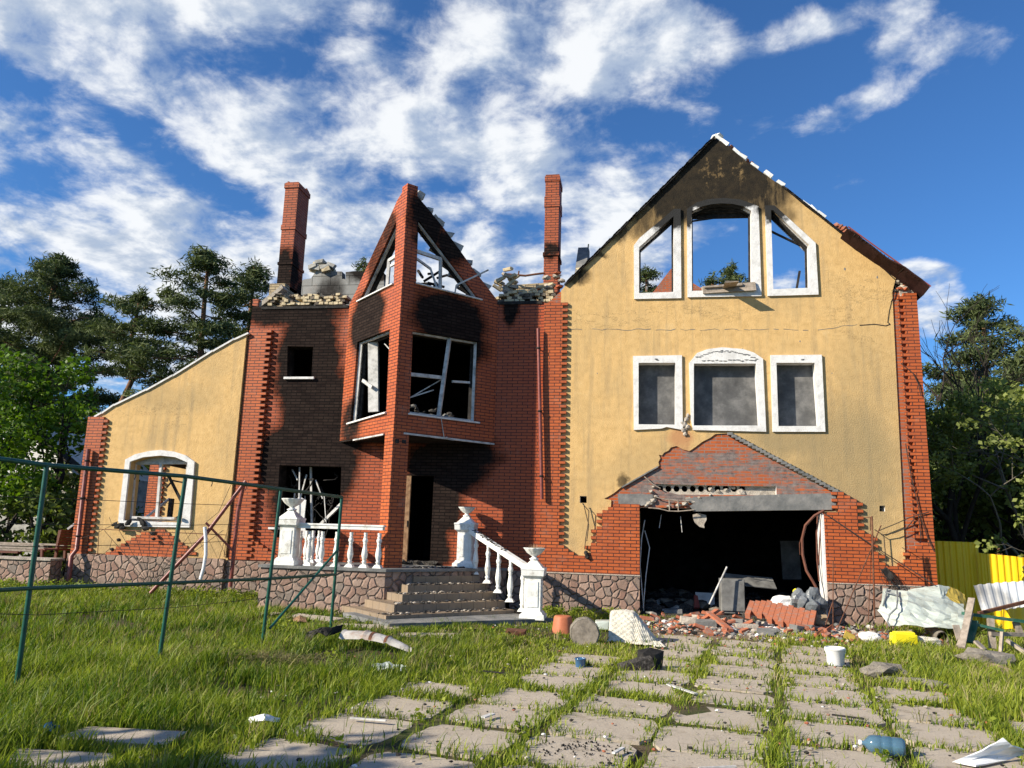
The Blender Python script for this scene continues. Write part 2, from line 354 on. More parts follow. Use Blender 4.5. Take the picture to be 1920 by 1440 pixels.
def stucco_extra(N, pos, col):
    col = N.mix(N.mrange(N.noise(pos, 0.7, 5), .45, .72, 0, .55), col, (0.40, .29, .145, 1))
    mp = N.new('ShaderNodeMapping'); mp.inputs['Scale'].default_value = (5, 5, .45); N.l.new(pos, mp.inputs[0])
    col = N.mix(N.mrange(N.noise(mp.outputs[0], 1.0, 4), .50, .74, 0, .62), col, (0.32, .235, .13, 1))
    zz_ = N.new('ShaderNodeSeparateXYZ'); N.l.new(pos, zz_.inputs[0])
    base_ = N.math('MULTIPLY', N.mrange(zz_.outputs[2], 2.3, .9, 0, 1), N.mrange(N.noise(pos, 3.0, 6, .7), .35, .65))
    col = N.mix(N.math('MULTIPLY', base_, .55), col, (0.26, .20, .12, 1))
    col = N.mix(N.mrange(N.noise(pos, 1.9, 8, .75), .60, .68, 0, .22), col, (0.70, .56, .33, 1))
    g = blobmask(N, pos, [(3.6, 0, 4.2, 1.5, 1, .8, .6), (4.7, 0, 3.4, 1.3, 1, 1.9, .6), (2.5, 0, 4.35, .9, 1, .3, .4), (5.2, 0, 5, .9, 1, 2.0, .25), (.3, 0, 3.4, .9, 1, .7, .22), (-12, 0, 4.9, 1.5, 1, .4, .2)], .4)
    col = N.mix(g, col, (0.20, .17, .10, 1))
    s = blobmask(N, pos, [(2.0, 0, 11.2, 1.1, 1, .9, 1.0), (2.1, 0, 10.35, 1.6, 1, .9, .93), (.95, 0, 9.95, .8, 1, .8, .93), (3.1, 0, 10.05, .8, 1, .65, .72), (.30, 0, 9.35, .55, 1, .6, .62), (3.45, 0, 9.45, .4, 1, .5, .45),
                       (-.45, 0, 9.15, .5, 1, .25, .6), (-1.55, 0, 8.0, .45, 1, .22, .7), (-.3, 0, 3.0, .16, 1, .25, .6), (1.28, 0, 10.9, .3, 1, .4, .9), (-.95, 0, 8.6, .3, 1, .12, .6)], .28, 2.0)
    hole = blobmask(N, pos, [(2.0, 0, 10.75, .35, 1, .35, .9), (1.7, 0, 10.5, .22, 1, .3, .7), (2.5, 0, 10.6, .2, 1, .35, .8)], .5, 3.0)
    s = N.math('MULTIPLY', s, N.math('SUBTRACT', 1, N.math('MULTIPLY', hole, N.mrange(N.noise(pos, 5, 6, .7), .40, .66, 0, .55))))
    sn = N.noise(N.vmath('MULTIPLY', pos, (6, 6, 1.3)), 1.0, 7, .65)
    s = N.math('MULTIPLY', s, N.mrange(sn, .28, .58, .72, 1.15))
    col = N.mix(N.mrange(s, .02, .80, 0, .985), col, N.mix(N.mrange(N.noise(pos, 5, 7, .7), .4, .7), (0.005, .005, .0045, 1), (0.030, .022, .012, 1)))
    red = blobmask(N, pos, [(1.05, 0, 4.05, .35, 1, .22, .7), (1.0, 0, 3.75, .25, 1, .35, .5)], .3)
    col = N.mix(red, col, (0.42, .19, .09, 1))
    # hairline cracks
    mp2 = N.new('ShaderNodeMapping'); mp2.inputs['Scale'].default_value = (.35, 1, 1.0); N.l.new(pos, mp2.inputs[0])
    w = N.noise(mp2.outputs[0], 1.3, 8, .7)
    ln = N.math('ABSOLUTE', N.math('SUBTRACT', w, .5))
    crk = N.math('MULTIPLY', N.mrange(ln, .0015, .004, 1, 0), blobmask(N, pos, [(0, 0, 7.0, 3.5, 1, .35, 1), (5.4, 0, 7.2, 1.2, 1, 1.2, 1), (-12, 0, 4.5, 2, 1, .4, .8)], .1))
    return N.mix(N.math('MULTIPLY', crk, .7), col, (0.08, .06, .03, 1))
M['stucco'] = mat_noise('yellow_stucco', [(0.52, .335, .135), (0.62, .405, .17), (0.68, .455, .20)], 6.5, .95, .8, .014, 9, extra=stucco_extra, bsc=5.5)
def trim_extra(N, pos, col):  # soot above the burnt windows, grime
    s = blobmask(N, pos, [(.75, 0, 9.55, .65, 1, .42, .95), (2.1, 0, 9.98, 1.1, 1, .36, 1.0), (3.3, 0, 9.65, .5, 1, .38, .85), (1.3, 0, 9.6, .12, 1, .45, .7)], .3, 2.5)
    col = N.mix(N.mrange(N.noise(pos, 2.5, 6, .7), .52, .75, 0, .5), col, (0.30, .29, .27, 1))
    return N.mix(N.mrange(s, .04, .5, 0, .98), col, (0.010, .010, .010, 1))
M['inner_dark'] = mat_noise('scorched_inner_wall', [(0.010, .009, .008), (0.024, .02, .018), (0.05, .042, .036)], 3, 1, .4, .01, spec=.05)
M['trim'] = mat_noise('white_stucco_trim', [(0.58, .57, .55), (0.70, .69, .67), (0.76, .755, .74)], 9, .9, .7, .012, extra=trim_extra)
M['white_paint'] = mat_noise('white_painted_concrete', [(0.66, .66, .62), (0.78, .78, .74), (0.82, .82, .79)], 4, .6, .25, .004,
                             extra=lambda N, p, c: N.mix(N.mrange(N.noise(p, 5, 8, .8), .50, .66, 0, .75), c, (0.30, .27, .21, 1)))
M['frame_white'] = mat_noise('scorched_white_frame', [(0.20, .20, .19), (0.52, .51, .49), (0.66, .65, .63)], 5, .6, .1, .003)
M['grey_board'] = mat_noise('grey_board', [(0.05, .05, .052), (0.10, .10, .10), (0.20, .195, .19)], 2.2, .8, .2, .004, 10, extra=lambda N, p, c: N.mix(N.mrange(N.noise(N.vmath('MULTIPLY', p, (1, 1, 4)), 9, 7, .8), .60, .72, 0, .5), c, (0.36, .35, .33, 1)))
M['concrete'] = mat_noise('grey_concrete', [(0.10, .105, .105), (0.17, .17, .165), (0.26, .25, .235)], 3.5, .95, .7, .012)
M['concrete_pale'] = mat_noise('broken_pale_concrete', [(0.24, .21, .175), (0.40, .35, .29), (0.50, .46, .39)], 8, 1, .9, .02)
M['block'] = mat_brick('aerated_block', (0.34, .34, .325), (0.28, .28, .27), (0.07, .07, .065), bw=.62, bh=.31, mort=.008, rough=1, spec=.1, tint=(.26, .26, .24), tint2=(.20, .20, .19), soot=[(-7.6, 4, 9.7, 1.9, 1, .35, .8), (-9.6, 4, 8.8, .6, 1, .9, .6)])
M['block_plain'] = mat_noise('aerated_block_plain', [(0.20, .20, .185), (0.38, .37, .34), (0.50, .49, .44)], 4, 1, .6, .01)
def stone_mat():
    m, N, b = newmat('rubble_stone_cladding', .85, .3); pos = geopos(N); uv = N.new('ShaderNodeUVMap').outputs[0]
    wob = N.vmath('ADD', uv, N.vmath('SCALE', N.vmath('SUBTRACT', N.noise(uv, 5, 2, col=True), (.5, .5, .5)), scale=.10))
    ve = N.new('ShaderNodeTexVoronoi', feature='DISTANCE_TO_EDGE'); N.l.new(wob, ve.inputs['Vector']); ve.inputs['Scale'].default_value = 5.4
    vc = N.new('ShaderNodeTexVoronoi', feature='F1'); N.l.new(wob, vc.inputs['Vector']); vc.inputs['Scale'].default_value = 5.4
    for v in (ve, vc): v.voronoi_dimensions = '2D'; v.inputs['Randomness'].default_value = .92
    sc = N.new('ShaderNodeSeparateXYZ'); N.l.new(vc.outputs['Color'], sc.inputs[0])
    c = N.mix(N.mrange(sc.outputs[0], 0, 1), (0.25, .145, .11, 1), (0.40, .28, .22, 1))
    c = N.mix(N.mrange(sc.outputs[1], .5, 1, 0, .9), c, (0.20, .17, .145, 1))
    c = N.mix(N.mrange(N.noise(pos, 1.1, 5), .45, .7, 0, .5), c, (0.15, .12, .09, 1))
    c = N.mix(N.mrange(N.noise(pos, 12, 5), .4, .8, 0, .5), c, (0.13, .085, .065, 1))
    edge = N.mrange(ve.outputs['Distance'], 0.015, 0.055, 0, 1)
    c = N.mix(edge, (0.12, .095, .08, 1), c)
    N.l.new(c, b.inputs['Base Color'])
    bump(N, b, N.math('ADD', N.mrange(ve.outputs['Distance'], 0.01, .16, 0, 1, True), N.math('MULTIPLY', N.noise(pos, 20, 4), .25)), 1.0, .035)
    return m
M['stone'] = stone_mat()
M['tile_step'] = mat_brick('stair_tile', (0.30, .225, .155), (0.25, .19, .13), (0.05, .04, .03), bw=.30, bh=.31, mort=.004, rough=.55, worn=.35, tint=(.18, .14, .10), tint2=(.16, .12, .08))
M['pipe_red'] = mat_noise('red_brown_painted_pipe', [(0.15, .032, .024), (0.20, .045, .034), (0.26, .08, .06)], 9, .45, .15, .003, spec=.5)
M['green_metal'] = mat_noise('dark_green_paint', [(0.004, .050, .034), (0.008, .078, .052), (0.012, .10, .065)], 8, .38, .15, .002, spec=.5)
M['rust'] = mat_noise('rusty_iron', [(0.05, .025, .018), (0.12, .05, .028), (0.20, .09, .05)], 12, .9, .5, .004)
M['black'] = mat_noise('charred_black', [(0.008, .008, .008), (0.02, .018, .017), (0.05, .045, .04)], 9, .85, .6, .01)
M['wire'] = mat_noise('dark_wire', [(0.02, .018, .016), (0.05, .04, .035)], 9, .7, 0)
M['wood_door'] = mat_noise('weathered_brown_wood', [(0.10, .055, .03), (0.26, .15, .08), (0.36, .24, .14)], 6, .8, .5, .006)
M['bench_wood'] = mat_noise('dark_red_brown_wood', [(0.10, .035, .022), (0.15, .055, .032)], 8, .6, .2, .003)
M['grey_wood'] = mat_noise('bare_weathered_wood', [(0.16, .135, .11), (0.30, .25, .20), (0.40, .34, .28)], 10, .9, .5, .005)
M['roof'] = mat_noise('brown_metal_tile', [(0.020, .010, .009), (0.034, .016, .014), (0.048, .022, .020)], 5, .85, .3, .006, spec=.1)
M['roof_red'] = mat_noise('red_roof_edge', [(0.20, .05, .04), (0.26, .07, .055)], 9, .5, .1, .003)
M['plastic_white'] = mat_noise('white_plastic', [(0.74, .75, .76), (0.80, .80, .80)], 5, .35, 0, spec=.5)
M['sheet_white'] = mat_noise('dirty_white_sheet_metal', [(0.34, .375, .33), (0.46, .51, .46), (0.55, .60, .55)], 2.6, .4, .1, .004, spec=.5,
                             extra=lambda N, p, c: N.mix(N.mrange(N.noise(p, 5, 7, .75), .54, .72, 0, .65), c, (0.20, .17, .11, 1)))
M['sheet_grey'] = mat_noise('dusty_grey_panel', [(0.07, .07, .068), (0.16, .16, .155), (0.24, .24, .23)], 3, .8, .2, .004)
M['sheet_scorch'] = mat_noise('scorched_white_profile_sheet', [(0.60, .62, .60), (0.74, .75, .72), (0.78, .78, .76)], 2, .4, .1, .004, spec=.5,
                              extra=lambda N, p, c: N.mix(blobmask(N, p, [(5.75, -3.4, 1.3, .55, .8, .6, .95), (6.1, -3.4, .9, .4, .8, .4, .5)], .15), c, (0.05, .045, .04, 1)))
M['yellow_metal'] = mat_noise('yellow_profile_sheet', [(0.78, .50, .008), (0.84, .56, .010)], 1.5, .4, 0, spec=.5)
M['yellow_dull'] = mat_noise('ochre_sheet_reverse', [(0.34, .25, .05), (0.46, .34, .07)], 4, .5, .1, .003)
M['yellow_plastic'] = mat_noise('yellow_plastic', [(0.78, .66, .015), (0.82, .72, .02)], 5, .4, .1, .004, spec=.5)
M['terracotta'] = mat_noise('orange_plastic_pot', [(0.40, .12, .055), (0.50, .17, .085)], 7, .6, .2, .004)
M['blanket'] = mat_noise('cream_fleece_blanket', [(0.50, .46, .38), (0.66, .62, .52), (0.74, .70, .61)], 14, 1, 1, .02)
M['blue_dark'] = mat_noise('blue_plastic', [(0.02, .07, .12), (0.03, .10, .16)], 4, .2, 0, spec=.6)
M['bag_grey'] = mat_noise('grey_plastic_bag', [(0.09, .10, .11), (0.16, .175, .185), (0.24, .25, .26)], 6, .35, .4, .02, spec=.5)
M['cardboard'] = mat_noise('cardboard', [(0.24, .17, .10), (0.34, .26, .17)], 6, .9, .3, .004)
M['cloth_grey'] = mat_noise('grey_brown_rag', [(0.12, .105, .085), (0.22, .195, .16), (0.30, .27, .22)], 9, 1, .8, .02)
M['ash'] = mat_noise('ash_and_char', [(0.012, .012, .012), (0.05, .045, .04), (0.20, .18, .16)], 30, 1, .9, .02)
M['red_plain'] = mat_noise('broken_orange_brick', [(0.28, .20, .165), (0.36, .12, .065), (0.46, .155, .075)], 9, .85, .4, .006)
M['slab'] = None
# ================================================================== GROUND
GA = R_(9.8)                                     # the drive is laid askew to the facade
def GR(rx, ry): return (rx*math.cos(GA)+ry*math.sin(GA), -rx*math.sin(GA)+ry*math.cos(GA))   # drive axes -> world
rs = np.random.RandomState(3)
SLABS = []
for i in range(-5, 6):
    for j in range(-3, 9):
        if j == -3: phase = rs.uniform(-.22, .22)
        cx = 1.47+1.04*i+rs.uniform(-.04, .04); cy = -6.55-.97*j+phase+rs.uniform(-.05, .05)
        w = .94+rs.uniform(-.05, .05); h = .88+rs.uniform(-.10, .05)
        if i <= -3: continue
        if i <= -2 and cy > -8.9: continue
        if i == -1 and cy > -6.4: continue
        if i >= 4 and j < 2: continue
        if i >= 3 and j < 1: continue
        SLABS.append((cx, cy, w, h, rs.uniform(-.03, .03)))
def slab_cover(X, Y):
    """0..1: how far inside a paving slab a point lies (world metres)"""
    rx = X*math.cos(GA)-Y*math.sin(GA); ry = X*math.sin(GA)+Y*math.cos(GA)
    c = np.zeros_like(X); wob_ = .10*np.sin(7.3*X+3*Y)*np.sin(6.1*Y-2*X)+.07*np.sin(17*X+9*Y)*np.sin(15*Y)
    for (cx, cy, w, h, a) in SLABS:
        u = np.abs(rx-cx)/(w/2); v = np.abs(ry-cy)/(h/2)
        c = np.maximum(c, np.clip((.84-np.maximum(u*1.02, v)+wob_)*6, 0, 1))
    for (px, py, w, h, a) in PATHS:
        p = PZ(px, py, .02); c = np.maximum(c, np.clip((1.0-np.maximum(np.abs(X-p.x)/(w/2), np.abs(Y-p.y)/(h/2)))*5, 0, 1))
    return c
PATHS = ((470, 1152, 1.1, .5, .1), (590, 1158, 1.0, .5, -.1), (690, 1175, 1.1, .5, .2), (800, 1192, 1.1, .5, .1), (230, 1385, .9, .4, .1), (110, 1428, .7, .4, .3))
def ground_mat():
    m, N, b = newmat('earth_and_moss', 1.0, .1); pos = geopos(N)
    n1 = N.noise(pos, 1.3, 6, .65); n2 = N.noise(pos, 14, 6, .7)
    c = N.mix(N.mrange(n1, .38, .62), (0.105, .078, .050, 1), (0.050, .070, .020, 1))
    c = N.mix(N.mrange(n2, .45, .75, 0, .6), c, (0.15, .115, .075, 1))
    rub = blobmask(N, pos, [(2.4, -1.6, 0, 3.1, 1.9, 2, 1.0), (4.6, -2.3, 0, 1.5, 1.2, 2, .8), (1.0, -2.8, 0, 1.4, 1.0, 2, .7)], .4)
    dirt = N.mix(N.noise(pos, 6, 6, .7), (0.16, .105, .075, 1), (0.33, .24, .18, 1))
    dirt = N.mix(N.mrange(N.noise(pos, 33, 3), .58, .66, 0, .8), dirt, (0.48, .44, .38, 1))
    dirt = N.mix(N.mrange(N.noise(pos, 25, 3), .60, .70, 0, .8), dirt, (0.36, .12, .06, 1))
    c = N.mix(rub, c, dirt)
    N.l.new(c, b.inputs['Base Color']); bump(N, b, N.noise(pos, 18, 6, .7), .9, .03); return m
def flat_obj(name, verts, faces, mat, kind='structure'):
    o = MB().add(verts, faces).build(name, mat); return tag(o, kind=kind)
gv = []; gf = []
xs = [-400, -120, -60, -34] + list(np.arange(-24, 16.1, .5)) + [24, 40, 80, 160, 400]
ys = [-300, -80, -40, -26] + list(np.arange(-20, 14.1, .5)) + [20, 30, 60, 140, 500]
for y in ys:
    for x in xs:
        near = -22 < x < 15 and -19 < y < 3
        gv.append((x, y, (0.012*math.sin(1.7*x+.6*y)+.012*math.cos(1.3*y-.8*x)-.02) if near else -.02))
nx = len(xs)
gf = [(j*nx+i, j*nx+i+1, (j+1)*nx+i+1, (j+1)*nx+i) for j in range(len(ys)-1) for i in range(nx-1)]
g = flat_obj('ground', gv, gf, ground_mat())
def slab_mat():
    m, N, b = newmat('worn_paving_concrete', .95, .2); pos = geopos(N)
    n1 = N.noise(pos, 2.2, 6, .6); n2 = N.noise(pos, 40, 4, .7)
    c = N.mix(n1, (0.34, .285, .22, 1), (0.50, .435, .345, 1))
    c = N.mix(N.mrange(n2, .5, .8, 0, .4), c, (0.22, .18, .13, 1))
    c = N.mix(N.mrange(N.noise(pos, 26, 2), .68, .72, 0, .85), c, (0.03, .028, .025, 1))
    c = N.mix(N.mrange(N.noise(pos, 3.2, 6, .75), .54, .70, 0, .75), c, (0.17, .13, .085, 1))
    N.l.new(c, b.inputs['Base Color']); bump(N, b, N.math('ADD', n2, N.math('MULTIPLY', n1, 1.5)), .7, .008); return m
b = MB()
for (cx, cy, w, h, a) in SLABS:
    n = 22; ring = []
    for k in range(n):
        t = 2*math.pi*k/n; c_, s_ = math.cos(t), math.sin(t)
        e = 9.0; r = (abs(c_)**e+abs(s_)**e)**(-1/e)*(1+rs.uniform(-.05, .02))
        x, y = r*c_*w/2, r*s_*h/2
        X, Y = GR(cx+x*math.cos(a)-y*math.sin(a), cy+x*math.sin(a)+y*math.cos(a)); ring.append((X, Y))
    top = rs.uniform(.000, .008); X0, Y0 = GR(cx, cy)
    vs = [(x, y, top) for x, y in ring]+[(x, y, -.06) for x, y in ring]
    b.add(vs, [tuple(range(n))]+[(k+n, (k+1) % n+n, (k+1) % n, k) for k in range(n)])
pav = b.build('pavement', slab_mat()); tag(pav, kind='structure')
# narrow broken slab path by the porch
b = MB()
for (px, py, w, h, a) in PATHS:
    p = PZ(px, py, .02); Mx = Matrix.Translation(p) @ Matrix.Rotation(a, 4, 'Z'); b.box((-w/2, -h/2, -.06), (w/2, h/2, .01), 0, Mx, jit=.03)
tag(b.build('path', pav.data.materials[0]), kind='structure')

# ================================================================== HOUSE
house = empty('burnt_house', (-3.9, 4, 0), 'two storey burnt out brick and yellow stucco house without a roof', 'house')
def part(mb, name, mats, parent=None, label=None, **k):
    o = mb.build(name, mats, parent or house, **k)
    if label: o['label'] = label
    return o
def sub(mb, name, mats, par, label=None, **k):      # sub-part: parent sits at house origin offset
    o = mb.build(name, mats, None, **k); o.parent = par
    if label: o['label'] = label
    return o
FN = Vector((0, -1, 0)); FU = Vector((1, 0, 0))
def pts(lst, Y=0.0): return [tuple(PY(x, y, Y)[i] for i in (0, 2)) for x, y in lst]
Z8 = lambda l: [(1140+x/3, 620+y/3) for x, y in l]      # notes taken on 3x enlargements
Z7 = lambda l: [(1140+x/3, 230+y/3) for x, y in l]
ZG = lambda l: [(1060+x/3.3103, 780+y/3.3103) for x, y in l]
# openings of the garage block
top_out = [Z7([(145,695),(175,655),(370,490),(408,488),(412,990),(147,995)]),
           Z7([(443,490),(500,452),(560,435),(650,428),(740,436),(800,456),(845,475),(862,978),(447,985)]),
           Z7([(882,470),(935,470),(1165,680),(1182,970),(897,978)])]
top_in = [Z7([(175,704),(368,530),(370,955),(175,962)]),
          Z7([(470,503),(520,478),(580,463),(640,458),(700,462),(760,474),(805,500),(808,940),(472,950)]),
          Z7([(915,497),(928,497),(1128,690),(1133,932),(928,940)])]
mid_out = [Z8([(140,145),(415,140),(420,545),(420,560),(330,543),(300,552),(145,560)]),
           Z8([(455,185),(500,128),(560,106),(640,96),(760,106),(820,126),(870,160),(888,570),(478,560),(465,500)]),
           Z8([(912,140),(1200,138),(1220,570),(925,570)])]
mid_in = [Z8([(172,183),(378,183),(378,530),(172,528)]), Z8([(482,187),(830,187),(852,535),(482,535)]), Z8([(945,183),(1160,183),(1187,538),(957,538)])]
vents = [[(1087,930),(1100,930),(1100,943),(1087,943)], [(1649,948),(1660,948),(1660,959),(1649,959)]]
gar = [(1199,951),(1543,956),(1548,1170),(1199,1168)]
notch = ZG([(1680,480),(1600,432),(1500,388),(1400,328),(1300,276),(1200,224),(1110,172),(1060,135),(1000,108),(930,112),(900,135),(850,160),(800,198),(770,218),(730,207),(690,186),(655,195),(640,215),(612,228),(600,245),(580,240),(590,262),(578,285),(583,308),(560,325),(520,345),(480,368),(430,398),(350,440),(300,480),(280,492),(240,514),(285,522),(283,560)])
gable = [(1052,545),(1070,524),(1105,487),(1140,457),(1200,395),(1273,320),(1327,268),(1348,258),(1357,267),(1400,303),(1463,347),(1510,387),(1570,432),(1620,472),(1660,503),(1680,520),(1673,548)]
stucco = pts(gable)+pts([(1700,1098),(1548,1093),(1546,958),(1566,958)])+pts(notch)+pts([(1145,958),(1200,958),(1200,1084),(1048,1079)])
b = MB().plate(stucco, [pts(w) for w in top_in]+[pts(w) for w in mid_in]+[pts(w) for w in vents], (0,0,0), FU, FN, .03)
part(b, 'stucco_front', M['stucco'])
core_out = pts(gable)+pts([(1680,548)])+[(6.35, 7.42), (6.35, -.1), (PY(1543,960)[0]+.06, -.1), (PY(1543,960)[0], PY(1543,956)[2]), (PY(1199,951)[0], PY(1199,951)[2]), (PY(1199,951)[0], -.1), (-2.25, -.1), (-2.25, 7.3)]
slabhole = pts(ZG([(560,420),(1000,432),(1310,436),(1312,492),(700,487),(575,455)]))
brk = pts(ZG([(548,500),(600,492),(690,496),(770,505),(815,560),(800,590),(560,585),(500,560)]))
b = MB().plate(core_out, [pts(w) for w in top_in]+[pts(w) for w in mid_in]+[pts(w) for w in vents]+[slabhole], (0,.03,0), FU, FN, .42, 0, 1)
part(b, 'front_wall', [M['brick_old'], M['trim']])
# hollow core floor slab end, lintel beam
r0 = PY(1225, 905, .10); r1 = PY(1460, 930, .10)
holes = []
for k in range(11):
    cx = r0.x+.16+k*.185; cz = PY(1250+k*16, 916.5, .10).z
    holes.append([(cx+.07*math.cos(a), cz+.075*math.sin(a)) for a in np.linspace(0, 2*math.pi, 12, endpoint=False)])
b = MB().plate([(r0.x-.1, r1.z-.08), (r1.x+.15, r1.z-.08), (r1.x+.15, r0.z+.06), (r0.x-.1, r0.z+.06)], holes, (0,.13,0), FU, FN, .30)
for (x, z, s) in [(r0.x+1.3+.17*i, PY(1400, 917).z+random.uniform(-.07, .05), random.uniform(.05, .10)) for i in range(5)]:
    b.rock((x, .12, z), (s, .05, s*.8), 0)
part(b, 'hollow_core_floor_slab', M['concrete_pale'])
lin = pts(ZG([(800,503),(1675,478),(1678,560),(1650,582),(800,592),(770,560),(795,545),(740,520)]))
b = MB().plate(lin, [], (0,-.035,0), FU, FN, .30)
lin2 = pts(ZG([(325,482),(540,486),(548,505),(500,552),(455,560),(330,548)]))
b.plate(lin2, [], (0,-.02,0), FU, FN, .25)
part(b, 'lintel_beam', M['concrete'])
b = MB()
for (x, y, s) in ((770,520,.10),(745,545,.09),(700,555,.07),(800,530,.1),(520,540,.10),(545,525,.09),(505,555,.06),(830,510,.06),(560,500,.06),(535,470,.06),(550,440,.05),(640,560,.05),(1320,495,.05),(900,490,.04)):
    p = PY(*ZG([(x, y)])[0], 0.02); b.rock(p, (s, .08, s*.7), 0)
part(b, 'broken_lintel_edge', M['concrete_pale'])
b = MB()
q = lambda x, y, Y=-.05: PY(*ZG([(x, y)])[0], Y)
b.tube([q(555,500), q(600,515), q(650,520), q(700,525), q(770,528)], .012, 6); b.tube([q(515,570), q(580,575), q(640,590), q(700,592), q(800,583)], .014, 6)
b.tube([q(645,515), q(647,590)], .014, 6); b.tube([q(700,522), q(702,592)], .012, 6); b.tube([q(490,375), q(540,420), q(590,450)], .014, 6)
part(b, 'bent_reinforcing_bars', M['grey_wood'])
# stepped mortar ledge along the old porch roof
b = MB()
L0 = PY(*ZG([(1010,112)])[0]); L1 = PY(*ZG([(1690,478)])[0])
for k in range(27):
    t = k/26; x = L0.x+(L1.x-L0.x)*t; z = L0.z+(L1.z-L0.z)*t
    b.box((x-.02, -.045, z-.03), (x+(L1.x-L0.x)/26+.01, .02, z+.035), 0, jit=.006)
L0 = PY(*ZG([(350,442)])[0]); L1 = PY(*ZG([(575,314)])[0])
b.beam((L0.x, -.01, L0.z), (L1.x, -.01, L1.z), .03, .03)
part(b, 'stepped_mortar_ledge', M['concrete'])

# --- window surrounds
def frame(name, outer, inner, proud, mat, Y=0.0, depth=None, lab=None, back=None):
    o, i_ = pts(outer, Y), pts(inner, Y)
    b = MB().plate(o, [i_], (0, Y-proud, 0), FU, FN, proud)
    w = part(b, name, mat, label=lab)
    if back is not None:
        xs_ = [p[0] for p in i_]; zs_ = [p[1] for p in i_]
        c = MB().box((min(xs_)-.3, Y+back, min(zs_)-.3), (max(xs_)+.4, Y+back+.02, max(zs_)+.35))
        sub(c, 'grey_board', M['grey_board'], w)
    return w
for k, (o_, i_) in enumerate(zip(top_out, top_in)):
    w = frame('window_surround', o_, i_, .05, M['trim'], lab=['soot streaked sloping white window surround, left in the gable', 'soot blackened arched white window surround in the gable', 'sloping white window surround, right in the gable'][k])
    ip = pts(i_, 0); c = MB(); n = len(ip)      # burnt inner frame
    for j in range(n):
        a_, b_ = ip[j], ip[(j+1) % n]; c.beam((a_[0], .22, a_[1]), (b_[0], .22, b_[1]), .08, .07)
    sub(c, 'charred_frame', M['black'], w)
for k, (o_, i_) in enumerate(zip(mid_out, mid_in)):
    w = frame('window_surround', o_, i_, .05, M['trim'], back=.235, lab=['rectangular white window surround with chipped sill', 'arched white window surround over the garage', 'rectangular white window surround on the right'][k])
# damaged tympanum edge in the arched window
b = MB()
for x in range(500, 850, 14):
    y = 165-48*(1-((x-660)/190.0)**2)
    p = PY(*Z8([(x, y+random.uniform(-4, 4))])[0], -.045); b.rock(p, (.05, .015, .018), 0)
for x in range(540, 830, 24):
    p = PY(*Z8([(x, 170+random.uniform(-6, 3))])[0], -.045); b.rock(p, (.06, .02, .02), 0)
for (x, y) in ((270,160),(280,166),(1095,163),(640,112),(770,135)): b.rock(PY(*Z8([(x, y)])[0], -.045), (.05, .02, .02), 0)
part(b, 'chipped_render_edges', M['concrete'])
b = MB()
for (x, y, s) in ((440,500,.06),(430,530,.08),(425,560,.07),(445,540,.06),(415,520,.05),(450,480,.05),(432,580,.05)):
    b.rock(PY(*Z8([(x, y)])[0], -.02), (s, .05, s*1.2), 0)
part(b, 'broken_render_lump', M['concrete_pale'])
# beam and plank in the central gable window, rods in the right
b = MB().beam(PY(*Z7([(470,505)])[0], .3), PY(*Z7([(806,498)])[0], .3), .10, .07); b.beam(PY(*Z7([(470,530)])[0], .38), PY(*Z7([(806,522)])[0], .38), .10, .10)
b.beam(PY(*Z7([(470,555)])[0], .1), PY(*Z7([(640,530)])[0], .35), .03, .04)
b.beam(PY(*Z7([(918,612)])[0], .1), PY(*Z7([(1080,690)])[0], .3), .03, .05); b.beam(PY(*Z7([(1062,930)])[0], .2), PY(*Z7([(1078,835)])[0], .2), .05, .05)
b.beam(PY(*Z7([(930,520)])[0], .18), PY(*Z7([(1120,700)])[0], .22), .20, .12)
part(b, 'charred_roof_timbers', M['black'])
A = PY(*Z7([(530,945)])[0], -.06); B = PY(*Z7([(835,922)])[0], -.06)
b = MB(); Mx = Matrix.Translation((A+B)/2) @ Matrix.Rotation(math.atan2(B.z-A.z, B.x-A.x), 4, 'Y').inverted()
L = (B-A).length/2
b.box((-L, -.06, -.10), (L*.98, .06, .09), 0, Mx, jit=.03); b.box((-L*.9, -.10, .02), (L*.5, .0, .07), 0, Mx, jit=.03)
b.box((-.15, -.50, .0), (.16, -.02, .035), 0, Mx, jit=.02)
part(b, 'scorched_plank', M['grey_wood'])

# --- brick cladding laid course by course, with toothed edges
def inside(poly, z):
    xs_ = []
    n = len(poly)
    for i in range(n):
        (x0, z0), (x1, z1) = poly[i], poly[(i+1) % n]
        if (z0 <= z) != (z1 <= z): xs_.append(x0+(z-z0)/(z1-z0)*(x1-x0))
    xs_.sort(); return list(zip(xs_[0::2], xs_[1::2]))
def cladding(poly, yf, yb, straight_l=None, straight_r=None, tooth=None, b=None, gap=.0):
    """poly in (x,z); every course becomes one bar ending on whole bricks"""
    b = b or MB(); zs_ = [p[1] for p in poly]; k0 = int(math.floor(min(zs_)/.075+.5)); k1 = int(math.floor(max(zs_)/.075+.5))
    for k in range(k0, k1):
        z = (k+.5)*.075
        for (a, c) in inside(poly, z):
            off = .13*(k % 2)
            def snap(v): return math.floor((v-off)/.26+.5)*.26+off
            A_ = a if (straight_l is not None and abs(a-straight_l) < .12) else snap(a)
            C_ = c if (straight_r is not None and abs(c-straight_r) < .12) else snap(c)
            if straight_l is not None and abs(a-straight_l) < .12: A_ = straight_l
            if straight_r is not None and abs(c-straight_r) < .12: C_ = straight_r
            if tooth == 'R' and k % 2: C_ += .12
            if tooth == 'L' and k % 2: A_ -= .12
            if C_-A_ < .06: continue
            b.box((A_, yf, k*.075), (C_, yb, k*.075+.0748))
    return b
XG0 = PY(1199, 1000)[0]; XG1 = PY(1545, 1000)[0]; XC = 6.36
